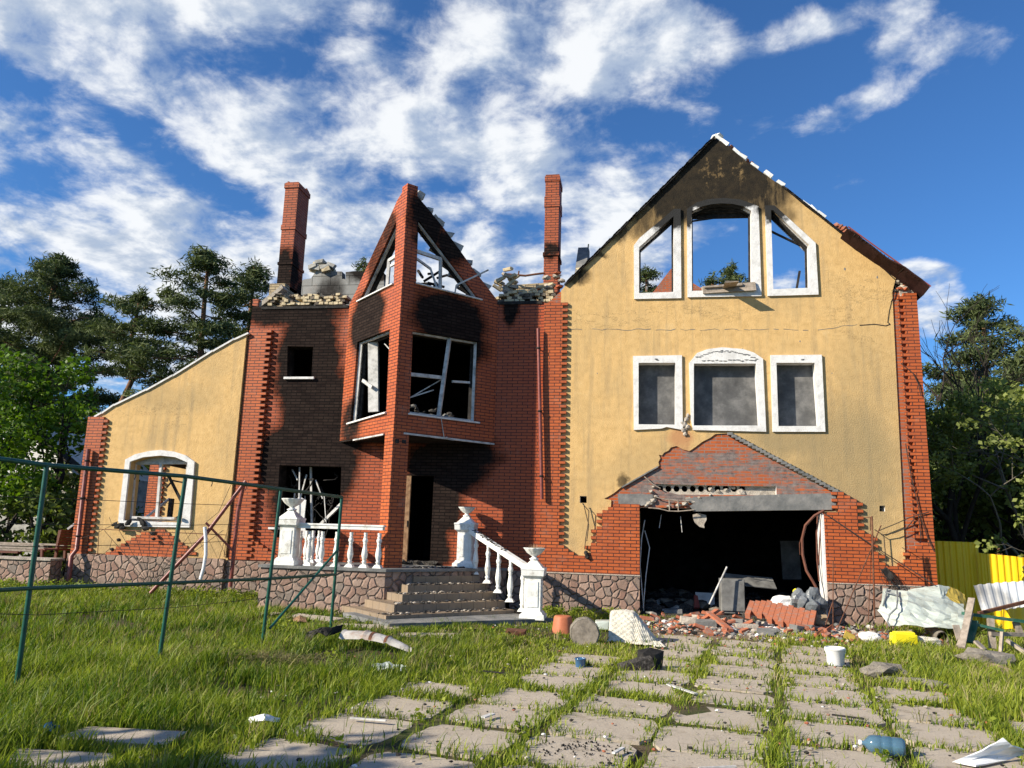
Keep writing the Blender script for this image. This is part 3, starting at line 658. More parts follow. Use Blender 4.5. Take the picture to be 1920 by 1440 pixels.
def strip(x0, x1, z0, z1, side, yf, yb):
    b = MB()
    for k in range(int(round(z0/.075)), int(round(z1/.075))):
        t = (k % 2); a, c = x0, x1
        if t and side == 'R': c += .12
        if t and side == 'L': a -= .12
        b.box((a, yf, k*.075), (c, yb, k*.075+.0748))
    return b
b = strip(-2.24, -1.78, 1.425, 7.35, 'R', -.065, .0)
part(b, 'toothed_brick_strip', M['brick'], label='sunlit toothed brick strip left of the yellow wall')
xq = PY(1690, 560)[0]
b = strip(xq+.02, XC, 1.875, 7.42, 'L', -.065, .0)
part(b, 'toothed_brick_strip', M['brick'], label='toothed brick strip on the right corner')
# low brickwork left and right of the garage
lowl = [(-2.24, .84), (-2.24, 1.42), (-1.78, 1.42)]+pts(ZG([(0,826),(25,850),(60,866),(105,872),(150,835),(135,812),(175,790),(175,710),(215,690),(215,610),(245,590),(283,560),(284,549),(455,556)]))+[(XG0, .84)]
lowl[-2] = (XG0, lowl[-2][1])
b = cladding(lowl, -.065, .0, -2.24, XG0)
part(b, 'brick_cladding', M['brick'], label='stepped brick facing left of the garage')
rr = ZG([(1610,590),(1675,585),(1680,478),(1740,492),(1800,520),(1805,545),(1825,580),(1835,640),(1850,700),(1860,735)])
rr += [(1628,1005),(1640,1012),(1641,1030),(1652,1046),(1664,1056),(1680,1062),(1692,1050),(1700,1041),(1700,1034)]
lowr = [(XG1, pts(rr)[0][1])]+pts(rr)[1:]+[(xq+.15, 1.875), (XC, 1.875), (XC, .84), (XG1, .84)]
b = cladding(lowr, -.065, .0, XG1, XC)
part(b, 'brick_cladding', M['brick'], label='stepped brick facing right of the garage')

# --- stone plinth
part(MB().box((-2.24, -.11, -.1), (XG0, .0, .86)), 'stone_plinth', M['stone'], label='stone plinth left of the garage opening')
part(MB().box((XG1, -.11, -.1), (XC+.04, .0, .86)), 'stone_plinth', M['stone'], label='stone plinth right of the garage opening')
part(MB().box((XC-.2, .0, -.1), (XC+.06, 9, .86)), 'side_plinth', M['stone'])
b = MB().box((-2.25, -.125, .86), (XG0+.01, .0, .885)).box((XG1-.01, -.125, .86), (XC+.05, .0, .88))
part(b, 'mortar_ledge', M['concrete_pale'])

# --- garage block shell
b = MB()
b.plate([(0.45, -.1), (9, -.1), (9, 7.4), (.45, 7.4)], [], (XC, 0, 0), (0,1,0), (1,0,0), .40)
part(b, 'side_wall', M['brick'], label='brick right side wall')
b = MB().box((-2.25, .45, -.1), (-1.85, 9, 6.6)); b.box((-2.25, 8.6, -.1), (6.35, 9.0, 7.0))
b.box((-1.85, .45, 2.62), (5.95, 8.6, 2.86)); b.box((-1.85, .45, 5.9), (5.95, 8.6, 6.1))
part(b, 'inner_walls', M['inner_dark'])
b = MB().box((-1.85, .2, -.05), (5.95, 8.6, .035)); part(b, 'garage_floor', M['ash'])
b = MB().plate(pts([(1215,560),(1258,504),(1345,560)], 8.6), [], (0,8.6,0), FU, FN, .3)
part(b, 'rear_gable', M['brick_old'])
# white right jamb of the garage, left jamb stays sooty
b = MB().box((XG1-.045, -.06, 0), (XG1+.02, .44, 2.35)); part(b, 'garage_jamb', M['trim'])

# --- roof remnant on the right, coping stones along the gable
rk0 = PY(1590, 430, -.62); rk1 = PY(1745, 540, -.62)
b = MB(); g_ = []
dx, dz = rk1.x-rk0.x, rk1.z-rk0.z
for j in range(10):
    yy = -.62+j*.45
    row = []
    for i in range(11):
        t = i/10; lift = .015*math.sin(i*3.1)+.02*math.sin(j*1.7+i)
        t2 = t if i < 10 else t+random.uniform(-.02, .02)
        row.append(Vector((rk0.x+dx*t2, yy+(random.uniform(-.05, .05) if j == 0 else 0), rk0.z+dz*t2+lift+(.04 if t < .99 else 0))))
    g_.append(row)
b.sheet(g_, 0, False)
part(b, 'roof_remnant', M['roof'], solid=.03)
b = MB().beam((rk0.x, -.64, rk0.z+.06), (rk1.x, -.64, rk1.z+.03), .02, .025)
part(b, 'verge_trim', M['roof_red'])
b = MB()
for k in range(9):
    t = k/9; b.beam((rk0.x+dx*t+.05, .1, rk0.z+dz*t+.05), (rk0.x+dx*t+.05, 2.5, rk0.z+dz*t+.05), .07, .05)
part(b, 'charred_battens', M['black'])
b = MB()
for k in range(1, 22):
    t = k/22; b.beam((rk0.x+dx*t, -.61, rk0.z+dz*t+.02), (rk0.x+dx*t, .3, rk0.z+dz*t+.04), .012, .02)
part(b, 'tile_ribs', M['black'])
b = MB(); rnd = random.Random(5)
def along(p, q_, n, f):
    a, c = PY(*p), PY(*q_)
    for k in range(n): f(a.lerp(c, (k+.5)/n), (c-a), k)
def cop(p, d, k):
    if rnd.random() < .25: return
    ang = math.atan2(d.z, d.x); Mx = Matrix.Translation(p+Vector((0, .15, .02))) @ Matrix.Rotation(-ang+rnd.uniform(-.1, .1), 4, 'Y')
    b.box((-.11, -.16, -.03), (.11, .12, rnd.uniform(.02, .07)), 0, Mx, jit=.012)
along((1340,256), (1470,350), 11, cop); along((1478,356), (1560,420), 6, cop); along((1590,447), (1640,487), 5, cop)
p0 = PY(1345, 258); b.rock(p0+Vector((0, .12, .07)), (.20, .15, .09), 0)
part(b, 'white_gable_coping', M['white_paint'])
b = MB()
along((1365,268), (1420,312), 7, lambda p, d, k: b.rock(p+Vector((.03, .25, .05)), (.09, .1, .06), 0)); along((1568,424), (1600,440), 5, lambda p, d, k: b.rock(p+Vector((0, .1, .07)), (.10, .1, .07), 0))
part(b, 'broken_roof_tiles', M['red_plain'])
b = MB()
along((1062,535), (1335,265), 60, lambda p, d, k: b.beam(p+Vector((-.07, .1, -.03+.02*math.sin(k*2.3))), p+Vector((.09, .1, .14+.02*math.sin(k*1.7))), .35, .035))
along((1470,353), (1680,520), 46, lambda p, d, k: b.beam(p+Vector((-.07, .1, .07)), p+Vector((.07, .1, -.04)), .32, .03))
part(b, 'charred_rake_edge', M['black'])
# shattered masonry under the eave
b = MB(); rnd = random.Random(9)
for k in range(26):
    p = PY(rnd.uniform(1684, 1716), rnd.uniform(527, 549), rnd.uniform(0, .3)); b.rock(p, (rnd.uniform(.05, .13), .1, rnd.uniform(.03, .07)), rnd.choice((0, 0, 1)), seed=k)
b.box((6.02, 0.02, 7.35), (6.33, .4, 7.62), 0, jit=.03)
part(b, 'crushed_eave_masonry', [M['concrete_pale'], M['brick_chim']])
b = MB()      # crack with the quoin gone dark and stepping plaster patches
for (a_, c_) in (((1680,535),(1676,556)),((1676,556),(1671,566)),((1671,566),(1667,583)),((1667,583),(1664,604)),((1664,604),(1669,608)),((1669,608),(1661,611)),((1661,611),(1640,608)),((1640,608),(1612,610)),((1650,495),(1660,507)),((1660,507),(1678,524))):
    b.beam(PY(*a_, -.002), PY(*c_, -.002), .006, .022)
part(b, 'wall_crack', M['black'])
b = MB(); rnd = random.Random(77); pv = None
for k in range(60):
    x = 1064+(1607-1064)*k/59; y = (618 if x < 1540 else 618-(x-1540)*.15)+rnd.uniform(-1.6, 1.6)
    p = PY(x, y, -.002)
    if pv is not None and rnd.random() < .85: b.beam(pv, p, .006, rnd.uniform(.005, .014))
    pv = p
for (x, y, s_) in ((1213,540,.05),(1392,655,.03),(1500,640,.03),(1584,505,.04),(1645,520,.04),(1240,790,.05),(1120,700,.02),(1560,700,.02),(1335,880,.02)):
    b.rock(PY(x, y, .0), (s_*.6, .004, s_), 0)
part(b, 'hairline_crack', M['concrete'])

# ---------------------------------------------------------------- red middle wall
ZP = .9
holes = [pts([(539,649),(587,650),(584,708),(538,707)]),
         pts([(524,872),(640,875),(636,1010),(516,1008)]),
         [(-5.85, .93), (-4.86, .93), (-4.86, 3.05), (-5.85, 3.05)],
         [(-7.15, 3.95), (-3.6, 3.95), (-3.6, 7.1), (-7.15, 7.1)]]
xl = -10.02
wall = [(xl, .88), (-2.24, .88), (-2.24, 7.38), (-3.45, 7.36), (-3.45, 7.15), (-7.3, 7.15), (-7.3, 7.33), (-8, 7.34), (-9.6, 7.36), (xl, 7.45)]
b = MB().plate(wall, holes, (0,0,0), FU, FN, .42, 0, 1)
part(b, 'red_brick_wall', [M['brick_red'], M['inner_dark']])
b = MB().plate(pts([(474,577),(520,541),(527,533),(531,540),(500,566),(486,577)], .05), [], (0,.05,0), FU, FN, .3, 1)
b.box((xl, .0, 7.42), (xl+.16, .42, 7.62), 0)
part(b, 'raked_parapet_stub', [M['brick_chim'], M['concrete_pale']])
b = strip(-9.98, -9.48, .9, 6.75, 'R', -.10, .0)
part(b, 'toothed_brick_strip', M['brick'], label='toothed brick strip beside the yellow side wing')
part(MB().box((-2.9, -.11, -.1), (-2.24, 0, .88)), 'stone_plinth', M['stone'], label='narrow stone plinth right of the steps')
b = MB().box((xl, -.16, -.1), (-8.0, 0, .88))
part(b, 'stone_plinth', M['stone'], label='stone plinth left of the porch')
# triangular stepped brick facing at the foot of the quoin
b = cladding([(-9.5, .9), (-8.6, .9), (-9.5, 1.5)], -.06, 0, -9.5, None)
part(b, 'brick_cladding', M['brick'], label='low stepped brick facing left of the porch')

def brick_ruin(name, x0, x1, y0, y1, zb, ztop, seed, mat, mat2, n_extra=0):
    b = MB(); rnd = random.Random(seed); k = 0; z = zb
    while z < ztop-.03:
        off = .065*(k % 2); x = x0-off
        lvl = (z-zb)/(ztop-zb)
        while x < x1:
            w = .125
            h = rnd.random()
            if h > .10+.28*lvl and x >= x0-.02 and x+w <= x1+.04:
                mi = 1 if rnd.random() < .25 else 0
                Mx = Matrix.Translation((x+w/2, (y0+y1)/2, z+.035)) @ Matrix.Rotation(rnd.uniform(-.05, .05), 4, 'Z') @ Matrix.Rotation(rnd.uniform(-.05, .05), 4, 'Y')
                yb_ = (y1-y0)/2
                b.box((-w/2+.005, -yb_+rnd.uniform(-.02, .04), -.033), (w/2-.005, yb_, .033), mi, Mx, jit=.008)
            x += .13
        z += .075; k += 1
    for i in range(n_extra):
        b.rock((rnd.uniform(x0, x1), rnd.uniform(y0, y1), ztop+rnd.uniform(-.02, .04)), (rnd.uniform(.04, .11), .08, rnd.uniform(.03, .06)), rnd.choice((0, 1)), seed=i+seed)
    return part(b, name, [mat, mat2])
M['beige'] = mat_noise('beige_brick_piece', [(0.34, .27, .17), (0.52, .43, .28), (0.62, .53, .36)], 6, 1, .5, .006)
M['beige_dark'] = mat_noise('sooted_beige_brick', [(0.05, .045, .04), (0.13, .11, .09), (0.28, .23, .16)], 9, 1, .5, .006)
brick_ruin('broken_parapet', -9.62, -7.42, .04, .36, 7.46, 7.72, 3, M['beige'], M['beige_dark'], 16)
b = MB().box((-9.75, -.03, 7.33), (-7.35, .35, 7.40)).box((-3.5, -.03, 7.34), (-2.3, .35, 7.42)); part(b, 'dark_gap_strip', M['black'])  # black strips stand in for the shade in the gap below the parapets
brick_ruin('broken_parapet', -3.4, -2.0, .04, .36, 7.42, 7.74, 4, M['beige'], M['beige_dark'], 8)
b = MB().plate([(-3.25, 7.3), (-2.2, 7.3), (-2.2, 8.4), (-3.25, 8.35)], [], (0,1.5,0), FU, FN, .25); part(b, 'inner_brick_wall', M['brick_beige'])
b = MB(); rnd = random.Random(12)
for k in range(46):
    t = rnd.random(); x = -3.5+.55*t+rnd.uniform(-.15, .2); zmax = 8.45-abs(x+3.25)*1.3
    z = rnd.uniform(7.45, max(7.55, zmax)); Mx = Matrix.Translation((x, rnd.uniform(.3, .9), z)) @ Matrix.Rotation(rnd.uniform(-.6, .6), 4, 'Y') @ Matrix.Rotation(rnd.uniform(-.5, .5), 4, 'Z')
    b.box((-.12, -.06, -.035), (.12, .06, .035), rnd.choice((0, 0, 1)), Mx, jit=.012)
for k in range(22):
    x = rnd.uniform(-2.75, -1.95); z = 7.6+(x+2.75)*.7+rnd.uniform(0, .3); b.rock((x, rnd.uniform(.4, 1.4), z), (.12, .1, .06), rnd.choice((0, 1, 2)), seed=k)
part(b, 'rubble_on_wall_head', [M['beige'], M['concrete_pale'], M['brick_chim']])
b = MB().tube([PY(948,514,1.2), PY(985,517,1.2), PY(1005,514,1.2), PY(1022,512,1.2)], .03, 8); b.tube([PY(972,516,1.2), PY(973,508,1.2)], .02, 6)
part(b, 'bent_roof_pipe', M['rust'])
# wall fragment right of the chimney, seen end on
b = MB().plate([(.5, 6.5), (1.9, 6.5), (3.4, 7.0), (3.4, 9.95), (2.9, 9.9), (2.2, 9.2), (1.4, 8.3), (.5, 7.7)], [], (-1.35, 0, 0), (0,1,0), (1,0,0), .30, 0)
part(b, 'leaning_wall_fragment', [M['concrete']])
b = MB()
for k in range(10): b.rock((-1.55, 1.2+k*.2, 8.15+k*.18+.03), (.1, .12, .06), 0, seed=k)
b.tube([(-1.4, 3.3, 9.9), (-1.38, 3.3, 10.15)], .02, 6)
part(b, 'broken_fragment_edge', M['beige'])

# small window, lower window, wires
b = MB().box((PY(534,708)[0], -.07, PY(560,710)[2]-.02), (PY(590,708)[0], .1, PY(560,708)[2]+.01)); part(b, 'window_sill', M['trim'], label='small white window sill on the scorched wall')
lw = pts([(524,872),(640,875),(636,1010),(516,1008)])
b = MB().box((lw[0][0]-.12, -.08, 1.66), (lw[0][0]+.12, .1, 1.71)); part(b, 'window_sill', M['trim'], label='broken stub of the lower window sill')
wf = MB(); rnd = random.Random(2)
x0, x1 = lw[0][0], lw[1][0]
for (a_, c_, w_) in (((532,880),(531,1000),.05),((562,876),(560,985),.03),((583,876),(585,985),.05),((548,880),(558,900),.03),((575,890),(556,960),.03),((600,985),(640,945),.07),((592,900),(605,935),.03),((553,925),(545,990),.03),((572,930),(571,995),.02),((608,930),(612,990),.02)):
    wf.beam(PY(*a_, .25+rnd.uniform(-.1, .2)), PY(*c_, .25+rnd.uniform(-.1, .2)), w_, w_)
w = part(wf, 'burnt_window_frame', M['frame_white'], label='collapsed scorched frame of the lower window')
wv = MB()
for k in range(22):
    p = PY(rnd.uniform(535, 630), rnd.uniform(880, 960), rnd.uniform(.2, .6)); pp = [p]
    for i in range(5): pp.append(pp[-1]+Vector((rnd.uniform(-.18, .18), rnd.uniform(-.1, .1), rnd.uniform(-.25, .06))))
    wv.tube(pp, rnd.uniform(.008, .022), 5)
sub(wv, 'charred_hanging_wires', M['black'], w)
wp = MB().plate(pts([(545,965),(560,930),(574,938),(570,975),(575,1010),(540,1010)], .18), [], (0,.18,0), FU, FN, .03); sub(wp, 'white_torn_panel', M['trim'], w)

# door opening
b = MB(); A = PY(756, 892, -.12); B = PY(751, 1046, -.12)
b.box((B.x-.4, -.16, .97), (B.x+.17, -.10, A.z)); b.box((B.x+.12, -.18, .97), (B.x+.17, -.16, A.z-.2))
d = part(b, 'door_leaf', M['wood_door'], label='weathered wooden door leaf standing open')
c = MB().tube([PY(764, 976, -.2), PY(764, 988, -.2)], .018, 6); sub(c, 'handle', M['black'], d)
b = MB().box((-5.9, -.12, .93), (-4.7, .3, 1.02)); rnd = random.Random(8)
for k in range(20): b.rock((rnd.uniform(-5.9, -4.7), rnd.uniform(-.3, .1), 1.0), (.09, .09, .05), 0, seed=k)
part(b, 'charred_threshold', M['ash'])

# interior of the middle block
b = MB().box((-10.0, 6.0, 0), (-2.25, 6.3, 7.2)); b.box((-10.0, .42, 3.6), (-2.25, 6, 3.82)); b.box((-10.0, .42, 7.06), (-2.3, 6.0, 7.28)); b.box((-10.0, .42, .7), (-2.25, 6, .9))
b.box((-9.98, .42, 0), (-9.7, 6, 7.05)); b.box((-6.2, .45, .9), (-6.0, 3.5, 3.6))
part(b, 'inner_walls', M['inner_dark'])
b = MB().plate(pts([(560,600),(720,600),(720,512),(668,508),(648,510),(648,523),(641,523),(641,509),(604,508),(592,509),(583,522),(570,524),(560,530)], 4), [], (0,4,0), FU, FN, .30)
part(b, 'aerated_block_wall', M['block'])
b = MB(); rnd = random.Random(14)
for k in range(24):
    x, z = [(q_.x, q_.z) for q_ in [PY(585+38*rnd.random(), 510, 4.1)]][0]; z += max(0, .30*(1-abs((k*7 % 10)/5-1)*.4))*rnd.random()*1.2
    Mx = Matrix.Translation((x, 4.1+rnd.uniform(-.2, .2), z)) @ Matrix.Rotation(rnd.uniform(-.5, .5), 4, 'Y')
    b.box((-.13, -.08, -.06), (.13, .08, .06), rnd.choice((0, 1)), Mx, jit=.02)
part(b, 'loose_bricks_on_block_wall', [M['beige'], M['block_plain']])
b = MB().box((-10.05, .9, 7.2), (-9.6, 2.1, 8.35)); b.rock((-9.55, 1.6, 8.0), (.15, .3, .25), 0)
part(b, 'chimney_base', M['brick_beige'])

def chimney(c0, c1, y0, d, zb, zt, cols):
    b = MB().box((c0, y0, zb), (c1, y0+d, zt))
    for (za, h, e) in cols: b.box((c0-e, y0-e, za), (c1+e, y0+d+e, za+h))
    return b
c = chimney(-10.0, -9.60, 1.2, .75, 8.25, 11.5, [(11.32, .15, .025), (11.47, .05, -.03), (10.05, .15, .02), (9.0, .08, .025)])
part(c, 'chimney', M['brick_chim'], label='tall left chimney with blackened foot')
c = chimney(-2.52, -2.13, 1.9, .75, 7.4, 11.72, [(11.52, .15, .02), (10.75, .30, .02), (9.3, .10, .03)])
part(c, 'chimney', M['brick_chim'], label='tall right chimney between bay and gable')
b = MB(); rnd = random.Random(3)
for k in range(7): b.box((-9.98+.05*k, 1.25+.08*k, 11.50), (-9.90+.05*k, 1.4+.09*k, 11.54+rnd.uniform(0, .04)), 0, jit=.015)
part(b, 'loose_chimney_bricks', M['brick_chim'])

# ---------------------------------------------------------------- prow shaped bay
AP = Vector((-5.33, -1.88, 0)); LP = Vector((-7.33, 0, 0)); RP = Vector((-3.40, 0, 0))
UL = (LP-AP).normalized(); UR = (RP-AP).normalized()
NL = Vector((UL.y, -UL.x, 0)); NL = NL if NL.y < 0 else -NL
NR = Vector((UR.y, -UR.x, 0)); NR = NR if NR.y < 0 else -NR
def pl(px, py, side):
    U, Nn = (UL, NL) if side == 'L' else (UR, NR)
    p = PN(px, py, AP, Nn); return ((p-AP).dot(U), p.z)
lenL, lenR = (LP-AP).length, (RP-AP).length
zb = 3.88
triL = [pl(743,414,'L'), pl(738,531,'L'), pl(674,563,'L')]
triR = [pl(785,412,'R'), pl(780,530,'R'), pl(898,560,'R')]
winL = [pl(731,617,'L'), pl(724,772,'L'), pl(657,792,'L'), pl(670,641,'L')]
winR = [pl(774,620,'R'), pl(768,774,'R'), pl(891,790,'R'), pl(897,641,'R')]
zt = PN(762, 345, AP, NL).z
apexz = zt
leftE = [pl(x, y, 'L') for x, y in ((652,573),(668,545),(690,495),(705,462),(725,420),(745,375))]
leftE[0] = (lenL, leftE[0][1])
rightE = [pl(x, y, 'R') for x, y in ((780,365),(800,388),(830,425),(860,466),(890,508),(915,540),(934,566))]
rightE[-1] = (lenR, rightE[-1][1])
b = MB().plate([(0, zb), (lenL, zb)]+leftE+[(0, apexz)], [triL, winL], AP, UL, NL, .28, 0, 0)
part(b, 'bay_left_face', M['brick_bay'])
b = MB().plate([(0, zb), (lenR, zb)]+rightE[::-1]+[(0, apexz)], [triR, winR], AP, UR, NR, .28, 0, 0)
part(b, 'bay_right_face', M['brick_bay'])
# soot lined jambs and sills
def onface(side, u, z, out=0.0):
    U, Nn = (UL, NL) if side == 'L' else (UR, NR); return AP+U*u+Vector((0,0,z))+Nn*out
def poly_frame(side, poly, w, d_, out, mb, skip=()):
    n = len(poly)
    for j in range(n):
        if j in skip: continue
        mb.beam(onface(side, *poly[j], out), onface(side, *poly[(j+1) % n], out), d_, w)
for side, tri, win in (('L', triL, winL), ('R', triR, winR)):
    fb = MB(); poly_frame(side, win, .08, .07, -.12, fb, skip=(0,) if side == 'R' else ())
    s = 1 if side == 'L' else 1
    if side == 'R':
        z1 = pl(770, 700, 'R'); z2 = pl(835, 707, 'R'); fb.beam(onface('R', *z1, -.12), onface('R', *z2, -.12), .07, .08)
        a1 = pl(847, 632, 'R'); a2 = pl(826, 783, 'R'); fb.beam(onface('R', *a1, -.10), onface('R', *a2, -.10), .08, .10)
        fb.beam(onface('R', *pl(853,714,'R'), -.12), onface('R', *pl(885,716,'R'), -.12), .06, .05)
        fb.beam(onface('R', *pl(770,750,'R'), -.4), onface('R', *pl(838,708,'R'), -.2), .02, .025)
        fb.beam(onface('R', *pl(772,745,'R'), -.35), onface('R', *pl(825,728,'R'), -.3), .02, .03)
    else:
        fb.beam(onface('L', *pl(672,712,'L'), -.12), onface('L', *pl(684,724,'L'), -.2), .05, .08)
        fb.beam(onface('L', *pl(683,640,'L'), -.25), onface('L', *pl(680,770,'L'), -.3), .25, .10)
        fb.beam(onface('L', *pl(700,640,'L'), -.3), onface('L', *pl(722,665,'L'), -.3), .02, .02)
    part(fb, 'bay_window_frame', M['frame_white'], label='scorched %s window frame in the bay' % ('left' if side == 'L' else 'right'))
    sb = MB(); u0, u1 = sorted((win[1][0]-.02 if side == 'L' else win[1][0]-.05, win[2][0]+.10))
    zz1 = min(win[1][1], win[2][1]); sb.beam(onface(side, win[1][0]-.04, win[1][1]-.03, -.08), onface(side, win[2][0]+.10, win[2][1]-.03, -.08), .28, .035)
    part(sb, 'window_sill', M['trim'], label='white metal sill of the %s bay window' % ('left' if side == 'L' else 'right'))
    tf = MB(); poly_frame(side, tri, .07, .07, -.10, tf)
    sb = MB().beam(onface(side, tri[1][0], tri[1][1]-.02, -.06), onface(side, tri[2][0]+.08, tri[2][1]-.02, -.06), .22, .03)
    if side == 'R':
        tf.beam(onface('R', *pl(782,468,'R'), -.1), onface('R', *pl(830,484,'R'), -.1), .07, .08); tf.beam(onface('R', *pl(830,482,'R'), -.1), onface('R', *pl(829,540,'R'), -.1), .07, .08)
        tf.beam(onface('R', *pl(784,480,'R'), -.15), onface('R', *pl(815,500,'R'), -.2), .05, .05); tf.beam(onface('R', *pl(815,500,'R'), -.2), onface('R', *pl(824,540,'R'), -.1), .05, .05)
    else:
        tf.beam(onface('L', *pl(741,475,'L'), -.1), onface('L', *pl(723,487,'L'), -.1), .07, .08); tf.beam(onface('L', *pl(723,486,'L'), -.1), onface('L', *pl(719,540,'L'), -.1), .07, .09); tf.beam(onface('L', *pl(738,490,'L'), -.1), onface('L', *pl(726,497,'L'), -.1), .05, .06)
    fr = part(tf, 'triangular_window_frame', M['frame_white'], label='triangular %s window frame under the prow gable' % ('left' if side == 'L' else 'right'))
    sub(sb, 'sill', M['trim'], fr)
    bb = MB(); poly_frame(side, tri, .10, .10, -.22, bb); poly_frame(side, win, .10, .10, -.24, bb)
    part(bb, 'charred_reveal', M['black'])
b = MB(); rnd = random.Random(21)
for k in range(16):
    u = rnd.uniform(.4, 1.5); p = onface('R', u, 7.5+rnd.uniform(0, .6), -rnd.uniform(.5, 1.2)); b.beam(p, p+Vector((rnd.uniform(-.5, .5), rnd.uniform(-.2, .3), rnd.uniform(-.4, .3))), .05, .05)
for k in range(8):
    u = rnd.uniform(.4, 1.3); p = onface('L', u, 7.5+rnd.uniform(0, .5), -rnd.uniform(.5, 1.0)); b.beam(p, p+Vector((rnd.uniform(-.4, .4), rnd.uniform(-.2, .3), rnd.uniform(-.4, .3))), .05, .05)
part(b, 'charred_roof_timbers', M['black'])
b = MB(); rnd = random.Random(22)
for k in range(70): b.rock(onface('R', rnd.uniform(.45, 1.9), 4.2+rnd.uniform(-.1, .45), -rnd.uniform(.4, 1.1)), (.10*rnd.random()+.02, .08, .05), rnd.choice((0, 0, 0, 1)), seed=k)
part(b, 'debris_behind_bay_window', [M['ash'], M['concrete']])
# bay floor slab, soffit, interior ceiling
tri2 = lambda z0, z1, e=.0: None
def tri_prism(mb, z0, z1, inset=.0):
    a = AP+Vector((0, inset*1.4, 0)); l = LP+Vector((inset, 0, 0)); r_ = RP-Vector((inset, 0, 0))
    vs = [(a.x, a.y, z0), (r_.x, r_.y, z0), (l.x, l.y, z0), (a.x, a.y, z1), (r_.x, r_.y, z1), (l.x, l.y, z1)]
    mb.add(vs, [(0,2,1), (3,4,5), (0,1,4,3), (1,2,5,4), (2,0,3,5)])
    return mb
part(tri_prism(MB(), 3.84, 3.98, .02), 'bay_floor', M['inner_dark']); part(tri_prism(MB(), 7.08, 7.25, .3), 'bay_ceiling', M['inner_dark'])
b = MB().beam(onface('L', .45, 3.86, -.02), onface('L', lenL*.72, 3.84, -.02), .07, .035); b.beam(onface('R', .25, 3.87, -.02), onface('R', lenR, 3.84, -.02), .07, .04)
part(b, 'peeling_soffit_edge', M['frame_white'])
b = MB().tube([onface('R', *pl(826,785,'R'), .03), onface('R', *pl(829,808,'R'), .04), onface('R', *pl(832,822,'R'), .02), onface('R', *pl(850,826,'R'), .03), onface('R', *pl(835,820,'R'), .05)], .012, 6)
part(b, 'hanging_cable', M['frame_white'])
A = onface('R', *pl(853,536,'R'), .06); B = onface('R', *pl(901,513,'R'), .35)
b = MB().beam(A, B, .04, .035); b.beam(A, A+Vector((-.02, -.02, -.22)), .03, .03)
part(b, 'loose_white_rail', M['frame_white'])
# aerated blocks leaning behind the prow's right rake
b = MB(); rnd = random.Random(31)
a0 = onface('R', *pl(783,358,'R'), -.3); a1 = onface('R', *pl(925,556,'R'), -.3)
for k in range(8):
    p = a0.lerp(a1, (k+.35)/8); z = p.z+rnd.uniform(-.02, .08)
    ang = math.atan2(UR.y, UR.x)
    Mx = Matrix.Translation((p.x, p.y, z)) @ Matrix.Rotation(ang, 4, 'Z') @ Matrix.Rotation(rnd.uniform(.25, .5), 4, 'Y')
    b.box((-.18, -.05, -.34), (.15, .26, .16+.10*rnd.random()), 0, Mx, jit=.055)
    b.rock((p.x+rnd.uniform(-.1, .1), p.y+.1, z+.12), (.13, .1, .10), 0, seed=k)
    if k % 2 == 0: b.box((-.02, -.02, .16), (.2, .24, .28), 0, Mx, jit=.03)
part(b, 'leaning_aerated_blocks', M['block_plain'])
# square pillar carrying the prow
w_ = .38
b = MB()
def pil(z0, z1, e=0.0):
    o = AP+(UL+UR)*(-e); a = o; l = o+UL*(w_+2*e); r_ = o+UR*(w_+2*e); kk = UL*.24+UR*.24
    q4 = None
    for tri in ((a, r_, r_-NR*.14, o+kk*.6), (a, o+kk*.6, l-NL*.14, l)):
        vs = [(p.x, p.y, z0) for p in tri]+[(p.x, p.y, z1) for p in tri]
        b.add(vs, [(0,3,2,1), (4,5,6,7), (0,1,5,4), (1,2,6,5), (2,3,7,6), (3,0,4,7)])
    return
    q4 = [a, r_, a, l]
    vs = [(p.x, p.y, z0) for p in q4]+[(p.x, p.y, z1) for p in q4]
    b.add(vs, [(0,3,2,1), (4,5,6,7), (0,1,5,4), (1,2,6,5), (2,3,7,6), (3,0,4,7)])
pil(.93, 4.05, .004)
part(b, 'brick_pillar', M['brick'])
b = MB(); p = AP+Vector((0, 0, 3.68))
for U in (UL, UR): 
    for k in range(2): b.box((-.045, -.012, -.045), (.045, .0, .045), 0, Matrix.Translation(p+U*(.1+.17*k)-((UL+UR)*.0)) @ Matrix.Rotation(math.atan2(U.y, U.x), 4, 'Z'), jit=.01)
part(b, 'missing_brick_faces', M['black'])

# ---------------------------------------------------------------- yellow side wing
YW = -.15
wtop = [(466.5,627),(440,638),(400,660),(325,706),(275,733),(215,761),(192,776),(178,783)]
win_o = [(237.5,862),(256,852),(282.5,846),(303,844),(327.5,847),(350,854),(367,866),(357.5,989),(228,987),(224,976)]
win_i = [(246,866),(271,857.5),(303,854.5),(331,857.5),(354,867.5),(343,980),(234,976)]
wp_ = pts(wtop, YW); wpoly = wp_+[(-13.95, 4.35), (-13.95, .93), (-10.02, .93)]
wpoly[0] = (-10.02, wpoly[0][1])
b = MB().plate(wpoly, [pts(win_i, YW)], (0, YW, 0), FU, FN, .40, 0, 0)
part(b, 'stucco_wing_wall', M['stucco'], label='yellow stucco wall of the sloping side wing')
b = MB(); 
for k in range(len(wp_)-1):
    a_, c_ = wp_[k], wp_[k+1]; b.beam((a_[0], YW+.17, a_[1]+.03), (c_[0], YW+.17, c_[1]+.015), .42, .045)
part(b, 'wing_coping', M['trim'])
b = MB(); z1 = 4.42
for k in range(int(round(.9/.075)), int(round(z1/.075))):
    b.box((-14.24, YW-.065, k*.075), (-13.78+(.12 if k % 2 else 0), YW+.001, k*.075+.0748))
b.box((-14.24, YW, .9), (-13.94, YW+.4, 4.42))
part(b, 'toothed_brick_strip', M['brick'], label='toothed brick strip on the left corner of the wing')
